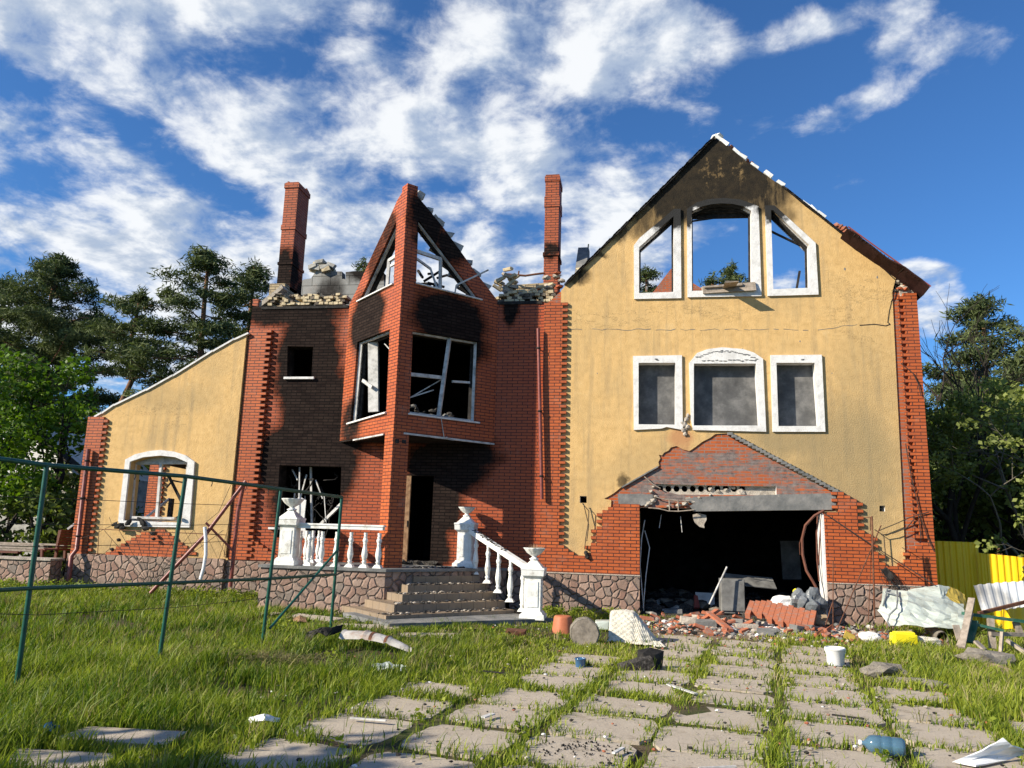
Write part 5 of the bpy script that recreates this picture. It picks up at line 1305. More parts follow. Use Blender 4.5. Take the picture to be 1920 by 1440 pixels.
def soft(name, c, sz, mat, lab, cat, seed, rz=0.0, sub_=3, amp=.16):
    rnd = random.Random(seed); bm_ = bmesh.new(); bmesh.ops.create_icosphere(bm_, subdivisions=sub_, radius=1)
    ph = [Vector((rnd.uniform(-3, 3), rnd.uniform(-3, 3), rnd.uniform(-3, 3))) for _ in range(6)]
    b = MB(); vs = []
    for v in bm_.verts:
        k = 1+amp*sum(math.sin(v.co.dot(p)*2.2+i) for i, p in enumerate(ph))/3+rnd.uniform(-.07, .07)
        vs.append(Vector((v.co.x*sz[0]*k, v.co.y*sz[1]*k, max(-.8, v.co.z)*sz[2]*k)))
    fs = [tuple(v.index for v in f.verts) for f in bm_.faces]; bm_.free()
    b.add(vs, fs, 0, False); o = b.build(name, mat); o.location = Vector(c); o.rotation_euler = (0, 0, rz); return tag(o, lab, cat)
soft('sack', PZ(1728, 1204, .07), (.34, .16, .10), M['blanket'], 'limp dirty white sack in front of the stovepipe', 'sack', 11, -.2)
soft('bag', PZ(1633, 1195, .06), (.20, .14, .10), M['trim'], 'torn white paper bag in the grass left of the canister', 'bag', 12)
soft('rag', PZ(1665, 1262, .06), (.32, .20, .12), M['cloth_grey'], 'grey rag heaped over a stub in the middle of the grass', 'rag', 13, .2, 3, .3)
soft('rag', PZ(1718, 1280, .03), (.42, .10, .05), M['cloth_grey'], 'long twisted grey rag trailing right of the heaped one', 'rag', 14, -.5, 3, .3)
A = PY(1738, 1178, -2.6); B = PY(1762, 1190, -3.0); A = PZ(1745, 1180, .12); B = PZ(1768, 1196, .08)
b = MB(); b.tube([A, B], .105, 18, cap=False); b.tube([A.lerp(B, .01), B], .095, 18, cap=False); tag(b.build('stovepipe', M['cloth_grey']), 'open ended grey stovepipe lying by the crumpled sheet', 'pipe')
tag(crump('charred_board', [[PZ(1752,1219,.05), PZ(1790,1228,.08), PZ(1818,1236,.05)], [PZ(1756,1226,.05), PZ(1790,1237,.04), PZ(1812,1243,.03)]], M['ash'], 'ragged charred board in the grass left of the cushion', 'board', 7, .02))
tag(crump('torn_panel', [[PZ(1840,1240,.05), PZ(1880,1248,.08), PZ(1900,1258,.05)], [PZ(1842,1246,.04), PZ(1870,1258,.05), PZ(1905,1264,.03)]], M['cardboard'], 'torn brown board in front of the cushion', 'board', 8, .01))
crump('plastic_cover', [[PZ(1785,1429,.02), PZ(1840,1405,.12), PZ(1880,1384,.20)], [PZ(1800,1432,.02), PZ(1850,1416,.06), PZ(1898,1398,.14)], [PZ(1830,1438,.02), PZ(1890,1424,.02), PZ(1935,1408,.04)]], M['plastic_white'], 'broken white plastic panel at the lower right corner', 'panel', 9, .008, 3, .012)
# blue water bottle
M['blue_plastic'] = mat_noise('translucent_blue_plastic', [(0.03, .10, .20), (0.05, .14, .27)], 4, .15, 0, spec=.6)
M['blue_bottle'] = mat_noise('clear_blue_plastic', [(0.10, .22, .33), (0.16, .30, .42)], 4, .12, 0, spec=.6, trans=.55)
c = PZ(1661, 1398, .07)
e = empty('water_bottle', c, 'large translucent blue water bottle lying on the slabs', 'bottle', rz=R_(-14))
L = .47; prof = [(.022, -.30), (.028, -.30), (.028, -.26), (.05, -.245), (.10, -.20), (.115, -.15), (.118, -.06), (.108, -.045), (.118, -.03), (.118, .06), (.108, .075), (.118, .09), (.115, .19), (.095, .225), (.02, .23)]
prof = [(r*.66, z*.66) for r, z in prof]
b = MB().lathe([(r, z) for r, z in prof], (0,0,0), 28); b.v = [(v[2], v[1], v[0]) for v in b.v]; b.f = [f[::-1] for f in b.f]
b.build('body', M['blue_bottle'], e, local=True)
b = MB().lathe([(.020, -.215), (.023, -.21), (.023, -.192), (.020, -.188)], (0,0,0), 16); b.v = [(v[2], v[1], v[0]) for v in b.v]; b.build('neck_ring', M['plastic_white'], e, local=True)
bucket('cup', 1088, 1251, .075, .12, M['blue_plastic'], 'small blue translucent tub on the middle of the drive', 'tub', False)
# pot, log slice, plastic crate, blanket
c = PZ(1055, 1187, 0)
b = MB().lathe([(.205, 0), (.20, .02), (.165, .27), (.15, .30), (.13, .305), (.01, .30)], (0,0,0), 28, 0, True, 7, .015); o = b.build('plant_pot', M['terracotta']); o.location = c; tag(o, 'upturned orange plastic pot in the grass by the plinth', 'pot')
c = PZ(1096, 1186, .18)
e = empty('log_slice', c, 'round sawn log slice standing on edge beside the orange pot', 'log', rz=R_(8))
b = MB().lathe([(.235, -.13), (.24, -.12), (.24, .12), (.235, .13)], (0,0,0), 30, 0, True, 9, .02); b.v = [(v[0], v[2], v[1]) for v in b.v]; b.f = [f[::-1] for f in b.f]
b.build('bark', M['cloth_grey'], e, local=True)
b = MB().lathe([(.215, .0), (.214, .012), (.01, .014)], (0,0,0), 30, 0, False, 9, .02); b.v = [(v[0], -.13-v[2], v[1]) for v in b.v]; b.build('sawn_face', M['grey_wood'], e, local=True)
o = MB().box((-.14, -.12, .0), (.14, .12, .16), 0, jit=.015).build('crate', M['sheet_white'], bevel=.02); o.location = PZ(1130, 1180, 0); tag(o, 'small pale plastic tub half hidden in grass right of the log', 'tub')
# blanket draped over a block
b = MB(); g_ = []
# plan: an upright block under the left part, the cloth sliding off to the right and front
for j in range(61):
    v = j/60; row = []
    for i in range(81):
        u = i/80
        # cloth unrolled: u from left hem over the top to the right hem, v from rear to front hem
        s_ = u*1.55; 
        if s_ < .42: x, z = -.34+.04*s_, .06+s_*.98
        elif s_ < .78: x, z = -.32+(s_-.42), .475
        else:
            t = s_-.78; x, z = .04+t*.62, .475-t*.74
        z = max(z, .02); w = v*.95
        if w < .30: y, zz = .18-w, 0
        else:
            t = w-.30; y, zz = -.12-t*.30*(1+.6*u), -t*.93
        fold = math.sin(19*u+2.2*v)*.5+math.sin(33*u-3*v+1)*.3
        drop = min(1, -zz*3+max(0, s_-.78)*1.6)
        x2 = x+.16*max(0, v-.35)*max(0, u-.45)*2; z2 = max(.015+.02*abs(fold), z+zz)
        if z+zz < .01: y -= (.01-(z+zz))*.25
        puck = .010*math.sin(95*u)*math.sin(70*v)
        row.append(Vector((x2, y-fold*.035*drop-puck, z2+fold*.012*(1-drop)+puck)))
    g_.append(row)
b.sheet(g_, 0, True); o = b.build('blanket', M['blanket'], None, solid=.02); o.location = PZ(1183, 1203, 0); o.rotation_euler = (0, 0, -.12); tag(o, 'cream fleece blanket draped over a block on the drive', 'blanket')
# charred thing & strips on the drive
e = empty('charred_log', PZ(1205, 1256, 0), 'split charred log lying on the drive below the blanket', 'log', rz=.35)
MB().box((-.30, -.10, 0), (.12, .08, .13), 0, Matrix.Rotation(-.15, 4, 'Y'), jit=.04).build('split_wood', M['ash'], e, local=True)
MB().rock((.15, .1, .12), (.18, .1, .20), 0, seed=5).build('charred_end', M['black'], e, local=True)
strips = [((1252,1283),(1305,1301),.05,'bare pale wooden strip across two slabs'),((1150,1412),(1168,1402),.03,'short pale sliver on a front slab'),((657,1346),(724,1351),.03,'thin white plastic strip on the left slabs'),((905,1345),(925,1338),.05,'flattened grey plastic scrap on a left slab'),((1310,1440),(1380,1437),.02,'thin pale stick at the front edge'),((905,1258),(945,1262),.04,'thin dark stick left of the middle of the drive'),((1560,1340),(1620,1348),.04,'black twig lying on a right slab')]
for (a_, c_, w, lab) in strips: tag(MB().beam(PZ(*a_, .04), PZ(*c_, .045), w, .012).build('strip', M['black'] if 'dark' in lab or 'black' in lab else M['frame_white']), lab, 'strip')
crump('plastic_scrap', [[PZ(465,1345,.06), PZ(495,1338,.12), PZ(526,1346,.06)], [PZ(470,1356,.03), PZ(495,1352,.08), PZ(522,1354,.04)]], M['plastic_white'], 'white plastic scrap half sunk in grass on the left', 'scrap', 31, .012, 3)
crump('plastic_scrap', [[PZ(76,1360,.12), PZ(95,1355,.15), PZ(110,1362,.12)], [PZ(75,1375,.05), PZ(95,1374,.06), PZ(111,1376,.06)]], M['blue_plastic'], 'crumpled blue plastic scrap in the shaded grass', 'scrap', 32, .015, 3)
crump('plastic_scrap', [[PZ(700,1247,.06), PZ(730,1243,.08), PZ(760,1250,.05)], [PZ(702,1255,.02), PZ(730,1257,.03), PZ(762,1258,.02)]], M['sheet_white'], 'crumpled pale foil in the grass left of the drive', 'scrap', 33, .03, 4)
crump('plastic_scrap', [[PZ(0,1098,.12), PZ(12,1094,.16), PZ(26,1095,.14)], [PZ(0,1106,.05), PZ(12,1105,.05), PZ(22,1106,.05)]], M['plastic_white'], 'white scrap by the low stone wall at the far left', 'scrap', 34, .01, 3)
# rusted curved strip and black car part by the fence foot
b = MB(); g_ = []
A = PZ(645, 1196, .16); B = PZ(775, 1222, .06); side = (B-A).normalized().cross(Vector((0,0,1)))
for i in range(25):
    t = i/24; c = A.lerp(B, t)+Vector((0, 0, .07*math.sin(math.pi*t)+(.02 if i % 8 == 0 else 0))); w = .13*(1-.55*t**2)
    g_.append([c+side*(w*math.cos(a))+Vector((0, 0, w*.9*math.sin(a)-.02)) for a in np.linspace(.1, 3.0, 9)])
b.sheet(g_, 0, False)
for t_ in (.42, .66):
    i_ = int(t_*24); b.sheet([[p+Vector((0, 0, .006)) for p in g_[i_]], [p+Vector((0, 0, .006)) for p in g_[i_+1]]], 1, False)
M['rust_white'] = mat_noise('rust_streaked_white_metal', [(0.22, .11, .06), (0.34, .32, .30), (0.48, .46, .44)], 5, .6, .2, .004)
tag(b.build('metal_trough', [M['rust_white'], M['rust']], None, solid=.006), 'curved white metal trough with rust stains lying in the grass', 'trough')
b = MB()
q = lambda x, y, Y: PY(x, y, Y)
yb_ = PZ(600, 1214, 0).y
q = lambda x, y, Y: PY(x, y, yb_+.12*math.sin(x*.07))
gr_ = [[q(570,1204,-6.3), q(578,1186,-6.3), q(600,1177,-6.3), q(622,1176,-6.2), q(641,1171,-6.2)], [q(567,1216,-6.4), q(588,1196,-6.4), q(598,1186,-6.4), q(612,1194,-6.4), q(638,1184,-6.3)]]
o = crump('car_bumper_piece', gr_, M['black'], 'curved black plastic bumper piece at the foot of the green frame', 'bumper', 15, .012, 4, .03)
tag(MB().rock((0,0,0), (.14, .1, .12), 0, seed=9, sub=2).build('car_part', M['black']), 'x', 'y'); bpy.data.objects.remove(bpy.data.objects['car_part'])
crump('bark_piece', [[PZ(548,1160,.04), PZ(562,1154,.10), PZ(576,1158,.05)], [PZ(552,1166,.03), PZ(562,1165,.05), PZ(574,1167,.03)]], M['wood_door'], 'curled brown bark piece on the broken path', 'bark', 16, .01)
o = MB().box((-.16, -.11, 0), (.16, .11, .10), 0, jit=.02).build('rusty_tray', M['rust']); o.location = PZ(968, 1192, 0); tag(o, 'rusty iron tray in the grass below the steps', 'tray')

# low stone wall, planks, bench at far left
lw_ = empty('low_stone_wall', (-17, -.6, 0), 'low pinkish stone retaining wall left of the wing', 'wall')
part(MB().box((-19.5, -.75, -.1), (-14.32, -.35, .74)), 'stone_body', M['stone'], lw_); part(MB().box((-19.5, -.79, .74), (-14.3, -.3, .79)), 'cap', M['concrete_pale'], lw_)
rnd = random.Random(81)
for k in range(9):
    x0_ = -21+rnd.uniform(0, 1.5); tag(MB().beam((x0_, .1+.18*k, .86+.04*(k % 3)+.012*k), (x0_+rnd.uniform(3.5, 5.2), .1+.18*k+rnd.uniform(-.1, .1), .87+.04*(k % 3)+.012*k), .14, .045).build('board', M['grey_wood'] if k % 3 else M['bench_wood']), 'weathered board in the stack on the terrace left of the wing', 'board', 'stacked boards on the terrace')
bn = empty('garden_chair', (-14.9, .1, .8), 'dark red slatted wooden garden chair beside the wing corner', 'chair')
def bp(x, y, Y=.2): return PY(x, y, Y)
part(MB().beam(bp(113,994), bp(104,1047), .07, .05), 'rear_leg', M['bench_wood'], bn); part(MB().beam(bp(79,1030,-.2), bp(78,1047,-.2), .06, .05), 'front_leg', M['bench_wood'], bn)
part(MB().beam(bp(122,1032,.5), bp(121,1047,.5), .06, .05), 'front_leg', M['bench_wood'], bn)
for k in range(8):
    t = k/7; part(MB().beam(bp(114-9*t, 995+35*t, .0), bp(160-6*t, 996+35*t, .9), .02, .055), 'back_slat', M['bench_wood'], bn)
b = MB().beam(bp(79,1030,-.2), bp(106,1030,.1), .30, .03); part(b, 'seat', M['bench_wood'], bn)
tag(MB().beam(bp(127,992,.5), bp(152,973,.6), .06, .05).build('stick', M['white_paint']), 'white stick leaning behind the garden chair', 'stick')
tag(MB().tube([bp(43,990,.6), bp(57,1018,.6)], .006, 5).build('thin_rod', M['wire']), 'thin rod rising from the terrace boards', 'rod')

# neighbouring white shed
nb = empty('neighbour_house', (-25, 9, 0), 'low white house with a dark roof behind the trees on the left', 'house')
A = PY(-30, 872, 8); B = PY(158, 955, 8)
part(MB().box((-38, 8, -.1), (B.x, 13, 3.4)), 'wall', M['block_plain'], nb)
part(MB().plate([(-38, 3.4), (B.x-.4, 3.4), (B.x-2.6, 5.2), (-38, 5.2)], [], (0, 7.7, 0), FU, FN, 5.5, 0), 'upper_wall', M['trim'], nb)
part(MB().beam((B.x+.3, 7.6, 3.3), (B.x-2.9, 7.6, 5.5), .5, .1), 'roof_edge', M['black'], nb)

# ================================================================== GARAGE CONTENTS AND RUBBLE
fz = empty('old_fridge', (2.0, .9, .04), 'dusty white fridge standing in the dark garage mouth', 'fridge')
A = PY(1352, 1137, .7); B = PY(1396, 1087, .7)
part(MB().box((A.x, .70, .06), (B.x, 1.25, B.z)), 'body', M['sheet_grey'], fz, bevel=.015); part(MB().box((A.x+.01, .665, .12), (B.x-.01, .695, B.z-.03)), 'door', M['sheet_grey'], fz, bevel=.01)
tag(MB().tube([PY(1330,1133,.3), PY(1363,1063,.5)], .022, 8).build('pole', M['frame_white']), 'thin white pole leaning against the fridge', 'pole')
tag(MB().beam(PY(1360,1085,1.4), PY(1452,1094,1.5), .5, .02, up=(0, -.5, 1)).build('ceiling_panel', M['sheet_grey']), 'fallen pale panel leaning behind the fridge', 'panel')
tag(MB().beam(PY(1465,1050,3.6), PY(1500,1050,3.6), .05, 1.0).build('wall_board', M['sheet_grey']), 'pale board on the back wall of the garage', 'board')
bucket('paint_tub', 1353, 1136, .13, .17, M['plastic_white'], 'short white paint tub before the fridge', 'tub', False, .05)
bucket('paint_tub', 1366, 1134, .11, .19, M['blue_plastic'], 'dark blue tub right of the white one before the fridge', 'tub', False, .05)
o = MB().box((-.22, -.03, 0), (.22, .03, .36), 0, Matrix.Rotation(-.7, 4, 'X'), jit=.02).build('cardboard_box', M['trim']); o.location = PZ(1325, 1143, .05)+Vector((0, .2, .08)); tag(o, 'crushed pale carton with a red side in the garage mouth', 'carton')
o = MB().box((-.05, -.03, 0), (.05, .03, .34), 0, Matrix.Rotation(-.6, 4, 'X'), jit=.02).build('red_box', M['pipe_red']); o.location = PZ(1308, 1146, .05)+Vector((0, .2, .05)); tag(o, 'flattened red box left of the crushed carton', 'carton')
crump('white_casing', [PR([(1433,1144,-.2),(1450,1120,-.1),(1462,1118,0)]), PR([(1450,1146,-.4),(1467,1124,-.3),(1480,1119,-.2)]), PR([(1462,1146,-.4),(1484,1136,-.3),(1486,1122,-.2)])], M['trim'], 'bent white appliance casing right of the fridge', 'casing', 17, .015, 3, .02)
soft('plastic_bag', PY(1500, 1130, -.35), (.22, .2, .26), M['bag_grey'], 'grey plastic bag heaped in the right garage corner', 'bag', 18, .2, 3, .35)
soft('plastic_bag', PY(1522, 1132, -.35), (.24, .22, .30), M['bag_grey'], 'larger grey plastic bag against the white jamb', 'bag', 19, .5, 3, .35)
soft('yellow_lump', PY(1492, 1109, -.2), (.06, .06, .06), M['yellow_plastic'], 'small yellow ball of foam on the grey bags', 'foam', 20)
o = MB().rock((0,0,0), (.30, .12, .12), 0, seed=21, sub=2).build('foam_pad', M['cardboard']); o.location = PY(1532, 1163, -.8); tag(o, 'flat tan foam pad at the foot of the white jamb', 'pad')
o = MB().box((-.22, -.02, 0), (.22, .02, .30), 0, Matrix.Rotation(.5, 4, 'Z') @ Matrix.Rotation(-.4, 4, 'X'), jit=.02).build('cardboard_sheet', M['cardboard']); o.location = PZ(1505, 1168, .02); tag(o, 'brown cardboard sheet leaning under the grey bags', 'cardboard')
rnd = random.Random(91)
for k, (x, y, s) in enumerate([(1232,1133,.18),(1265,1143,.12),(1247,1145,.07),(1295,1132,.10),(1340,1128,.12),(1385,1140,.14),(1410,1137,.12),(1218,1150,.08)]):
    Mx = Matrix.Rotation(rnd.uniform(-.4, .4), 4, 'Y'); o = MB().box((-s, -.1, 0), (s, .1, s*.5), 0, Mx, jit=.03).build('plaster_piece', M['trim'] if k % 2 == 0 else M['block_plain'])
    o.location = PZ(x, y, .05); tag(o, 'pale plaster piece on the dark garage floor', 'plaster piece', 'plaster pieces inside the garage mouth')
# a heap of black debris deeper inside
b = MB()
for k in range(160):
    x = rnd.uniform(.1, 4.0); y = rnd.uniform(.8, 4.5); h = .05+.25*(y/4.5)*rnd.random(); s = rnd.uniform(.08, .3); b.rock((x, y, h), (s, s, s*.5), rnd.choice((0, 0, 0, 1, 2)), seed=k)
tag(b.build('burnt_debris', [M['ash'], M['black'], M['cloth_grey']]), 'heap of burnt household debris in the dark garage', 'debris', kind='stuff')

# fallen slab of brickwork, brick fragments, lintel chunks
slab1 = empty('fallen_brickwork', PZ(1460, 1165, 0), 'largest slab of fallen orange brickwork before the garage', 'brickwork')
c0, c1, c2, c3 = PY(1398,1146,-.75), PY(1468,1146,-.7), PY(1526,1176,-1.5), PY(1412,1160,-1.2)
a_ = PY(1398,1146,-.7); d_ = PY(1525,1176,-1.5)
Ux = (d_-a_).normalized(); b = MB(); L = (d_-a_).length
Wv = Vector((.25, .75, .30)).normalized()
Nn_ = Ux.cross(Wv).normalized(); Nn_ = Nn_ if Nn_.z > 0 else -Nn_
for i in range(12):
    for j in range(6):
        if (j == 5 and i < 2) or (j == 0 and i in (1, 2, 3)) : continue
        o0 = a_+Ux*(i*L/12)+Wv*(-.1+j*.13+(.065 if i % 2 else 0)); dx_ = Ux*(L/12*.94); dw = Wv*.125
        vs = [o0, o0+dx_, o0+dx_+dw, o0+dw]; vs = [v-Nn_*.11 for v in vs]+vs
        b.add(vs, [(0,3,2,1), (4,5,6,7), (0,1,5,4), (1,2,6,5), (2,3,7,6), (3,0,4,7)])
part(b, 'brick_courses', M['red_plain'], slab1)
bricks = [(1212,1160,.0),(1228,1156,.4),(1243,1152,1.0),(1302,1152,.3),(1322,1150,-.5),(1316,1160,.5),(1340,1163,-.9),(1352,1168,-.9),(1360,1180,1.3),(1383,1158,.1),(1388,1150,.3),(1402,1168,-.3),(1420,1173,.2),(1290,1155,.2),(1310,1175,-.2),(1330,1185,.1),(1350,1150,.6),(1370,1165,.3),(1437,1180,.05),(1478,1183,.1),(1535,1187,.4),(1545,1182,-.2),(1550,1190,.8),(1553,1180,.2),(1275,1160,.1),(1260,1178,.3),(1505,1175,.2),(1520,1180,-.3),(1395,1182,.4)]
proto = None
for k, (x, y, r) in enumerate(bricks):
    if proto is None or k % 4 == 0:
        b = MB().box((-.12, -.055, -.03), (.12, .055, .035), 0, jit=.012); base = b.build('loose_brick', M['red_plain'], bevel=.004); o = base
    else: o = base.copy(); COL.objects.link(o)
    proto = base; o.location = PZ(x, y, .05+.02*(k % 3)); o.rotation_euler = (rnd.uniform(-.5, .5), rnd.uniform(-.5, .5), r+rnd.uniform(-.6, .6)); s = rnd.uniform(.65, 1.1); o.scale = (s*rnd.uniform(.7, 1.2), s, s)
    tag(o, 'broken orange brick in the rubble spilled before the garage', 'brick', 'orange bricks spilled before the garage')
tag(MB().beam(PZ(1370,1182,.05), PZ(1328,1148,.25), .11, .05).build('brick_bar', M['red_plain']), 'long bar of joined orange brick leaning in the rubble', 'brickwork')
tag(MB().beam(PZ(1318,1162,.12), PZ(1345,1144,.30), .11, .06).build('brick_bar', M['red_plain']), 'short raised bar of joined brick left of the long one', 'brickwork')
for k, (x, y, w, h, r) in enumerate([(1290,1170,.34,.14,.05),(1325,1176,.40,.13,-.1),(1262,1152,.42,.13,.1),(1400,1179,.42,.11,.05),(1437,1190,.34,.12,.0),(1495,1183,.16,.11,.3),(1310,1165,.15,.13,.5),(1455,1173,.16,.15,.3),(1416,1177,.10,.12,.9),(1430,1176,.10,.10,.4),(1445,1193,.2,.08,-.3),(1518,1184,.12,.12,.6),(1226,1158,.14,.09,.2),(1385,1170,.13,.12,.9),(1465,1195,.12,.07,.1)]):
    o = MB().box((-w/2, -.12, 0), (w/2, .12, h), 0, Matrix.Rotation(r, 4, 'Z'), jit=.03).build('concrete_chunk', M['concrete'] if k % 3 else M['concrete_pale'], bevel=.01); o.location = PZ(x, y, .0)
    tag(o, 'grey concrete chunk in the rubble spilled before the garage', 'concrete chunk', 'concrete chunks before the garage')
tag(MB().box((-.09, -.03, 0), (.09, .03, .14), 0, Matrix.Rotation(.5, 4, 'Y'), jit=.01).build('sponge', M['yellow_dull']), 'ochre perforated brick piece at the edge of the rubble', 'brick piece').location = PZ(1589, 1200, 0)
b = MB(); rnd = random.Random(92)
for k in range(3800):
    x = rnd.gauss(2.5, 1.7); y = rnd.gauss(-1.7, .75)
    if y > -.15 or x < -.6 or x > 6.0: continue
    s = rnd.choice((.008, .012, .018, .028, .045))*rnd.uniform(.6, 1.6); b.rock((x, y, s*.3), (s, s*rnd.uniform(.5, 1), s*.6), rnd.choices((0, 1, 2, 3, 4), (4, 4, 4, 1, 2))[0])
for k in range(1100):
    x = rnd.uniform(-4, 6); y = rnd.uniform(-13, -3); s = rnd.uniform(.008, .026); b.rock((x, y, .02+s*.3), (s, s, s*.5), rnd.choices((0, 1, 3, 4), (3, 2, 1, 6))[0])
for k in range(110):      # char sprinkled on one of the front slabs
    c = PZ(1090, 1405, 0); b.rock((c.x+rnd.gauss(0, .22), c.y+rnd.gauss(0, .14), .012), (rnd.uniform(.004, .012),)*3, 4)
tag(b.build('gravel_and_brick_crumbs', [M['concrete_pale'], M['red_plain'], M['concrete'], M['trim'], M['black']]), 'brick crumbs, plaster grit and char strewn over the ground', 'rubble', kind='stuff')
# ================================================================== VEGETATION
def leaf_mat(name, c1, c2, rough=.6, trans=.35):
    m, N, b = newmat(name, rough, .25); pos = geopos(N)
    v = N.new('ShaderNodeVertexColor', layer_name='tone') if False else None
    at = N.new('ShaderNodeAttribute', attribute_name='tone'); f = at.outputs['Fac']
    c = N.mix(f, c1+(1,), c2+(1,)); N.l.new(c, b.inputs['Base Color'])
    tr_ = N.new('ShaderNodeBsdfTranslucent'); N.l.new(N.mix(1.0, c, (1.15, 1.25, .6, 1), 'MULTIPLY'), tr_.inputs['Color'])
    mx = N.new('ShaderNodeMixShader'); mx.inputs[0].default_value = trans; N.l.new(b.outputs[0], mx.inputs[1]); N.l.new(tr_.outputs[0], mx.inputs[2])
    out = [n for n in N.n if n.type == 'OUTPUT_MATERIAL'][0]; N.l.new(mx.outputs[0], out.inputs[0]); return m
M['pine'] = leaf_mat('pine_needles', (0.022, .040, .014), (0.135, .165, .060), .75, .18)
M['maple'] = leaf_mat('spring_leaves', (0.025, .070, .005), (0.15, .25, .014), .5, .34)
M['shrub'] = leaf_mat('dark_shrub_leaves', (0.035, .062, .014), (0.18, .22, .045), .6, .38)
M['shrub2'] = leaf_mat('olive_leaves', (0.075, .105, .025), (0.32, .36, .10), .6, .4)
M['grass'] = leaf_mat('grass_blades', (0.055, .115, .010), (0.35, .39, .045), .5, .42)
M['straw'] = leaf_mat('dry_grass_blades', (0.20, .17, .07), (0.42, .36, .18), .8, .3)
M['bark_pine'] = mat_noise('pine_bark', [(0.07, .045, .03), (0.17, .09, .05), (0.26, .14, .08)], 5, .95, .8, .03)
M['bark_dark'] = mat_noise('dark_bark', [(0.02, .016, .013), (0.05, .04, .032)], 6, .95, .6, .02)
M['bark_grey'] = mat_noise('grey_twigs', [(0.09, .08, .065), (0.17, .15, .12)], 6, .95, .4, .01)
def tris_mesh(name, V, F, tone, mats, parent=None, midx=None):
    """V (n,3) F (m,k) numpy; tone per vertex"""
    me = bpy.data.meshes.new(name); me.vertices.add(len(V)); me.vertices.foreach_set('co', V.astype(np.float32).ravel())
    k = F.shape[1]; me.loops.add(F.size); me.loops.foreach_set('vertex_index', F.astype(np.int32).ravel())
    me.polygons.add(len(F)); me.polygons.foreach_set('loop_start', np.arange(0, F.size, k, dtype=np.int32))
    try: me.polygons.foreach_set('loop_total', np.full(len(F), k, dtype=np.int32))
    except Exception: pass
    a = me.attributes.new('tone', 'FLOAT', 'POINT'); a.data.foreach_set('value', tone.astype(np.float32))
    for m in mats: me.materials.append(m)
    if midx is not None: me.polygons.foreach_set('material_index', midx.astype(np.int32))
    me.update(); me.validate()
    o = bpy.data.objects.new(name, me); COL.objects.link(o)
    if parent is not None: o.parent = parent; o.location = -parent.location
    return o
def leaf_cloud(centers, radii, n_per, size, rng, flat=.8, aspect=.5, hollow=.35, tones=None):
    """leaf quads through ellipsoid clumps; returns V, F, tone"""
    P = []; T = []
    for ci, (c, r) in enumerate(zip(centers, radii)):
        n = int(n_per*(r[0]*r[1]*r[2])**(2/3)) if not isinstance(n_per, (list, tuple)) else n_per[ci]
        n = max(n, 6); d = rng.normal(size=(n, 3)); d /= np.linalg.norm(d, axis=1, keepdims=True)
        rad = (hollow+(1-hollow)*rng.random(n)**.6)[:, None]; P.append(np.array(c)+d*rad*np.array(r)*(1+rng.normal(0, .10, (n, 1))))
        T.append(np.clip((tones[ci] if tones is not None else rng.uniform(.2, .8))+rng.normal(0, .18, n), 0, 1))
    P = np.concatenate(P); T = np.concatenate(T); n = len(P)
    a = rng.normal(size=(n, 3)); a /= np.linalg.norm(a, axis=1, keepdims=True); a[:, 2] *= flat
    b_ = np.cross(a, rng.normal(size=(n, 3))); b_ /= np.linalg.norm(b_, axis=1, keepdims=True)+1e-9
    s = size*(.6+.8*rng.random(n))[:, None]; A = a*s; B = b_*s*aspect
    V = np.stack([P-A, P+B, P+A, P-B], axis=1).reshape(-1, 3); F = np.arange(n*4).reshape(-1, 4); return V, F, np.repeat(T, 4)
def limb_path(a, c, rng, n=5, wob=.06):
    a = np.array(a, float); c = np.array(c, float); L = np.linalg.norm(c-a)
    return [tuple(a+(c-a)*t+(rng.normal(0, wob, 3)*L*(1 if 0 < t < 1 else 0))) for t in np.linspace(0, 1, n)]
def pine(loc, h, crown_r, seed, label, group=None, z0=.35, lean=0.0, dens=1.0, limbs=None, mat='pine', size=.16):
    rng = np.random.RandomState(seed); x, y, _ = loc
    root = empty('pine_tree', (x, y, 0), label, 'pine tree', group)
    top = np.array((x+lean, y, h)); b = MB()
    tp = limb_path((x, y, -.1), top, rng, 7, .012); b.tube(tp, [h*.017*(1-.85*t)+.03 for t in np.linspace(0, 1, 7)], 8)
    cs = []; rsz = []; nb = limbs or 30
    for k in range(nb):
        t = z0+(1-z0)*(k+.5)/nb; az = k*2.399+rng.uniform(-.4, .4); 
        prof = math.sin(min(1, (1-t)/(1-z0)*1.15)*math.pi*.62)**.8*(.70+.5*rng.rand())
        L = crown_r*max(.12, prof); o0 = np.array(tp[0])*(1-t)+top*t
        e = o0+np.array((math.cos(az)*L, math.sin(az)*L, L*rng.uniform(.05, .42)))
        b.tube(limb_path(o0, e, rng, 4, .05), [.055*(1-t)+.025, .04*(1-t)+.02, .03, .012], 5)
        m = max(2, int(L*2.0))
        for j in range(m):
            s = (j+1.2)/(m+.3); c = o0+(e-o0)*min(1.05, s)+rng.normal(0, .14*L**.5, 3)*np.array((1, 1, .5)); q = rng.uniform(.34, .70)*(.60+.13*crown_r)
            cs.append(c); rsz.append((q*1.25, q*1.25, q*.55))
            if s > .35 and rng.rand() < .75:
                side = rng.normal(0, .34*L**.6, 3)*np.array((1, 1, .35)); cs.append(c+side); rsz.append((q*.9, q*.9, q*.42))
    cs.append(top); rsz.append((.35, .35, .5))
    part_ = b.build('trunk', M['bark_pine'], root)
    V, F, T = leaf_cloud(cs, rsz, 700*dens, size, rng, .9, .17, .1)
    tris_mesh('crown', V, F, T, [M[mat]], root); return root
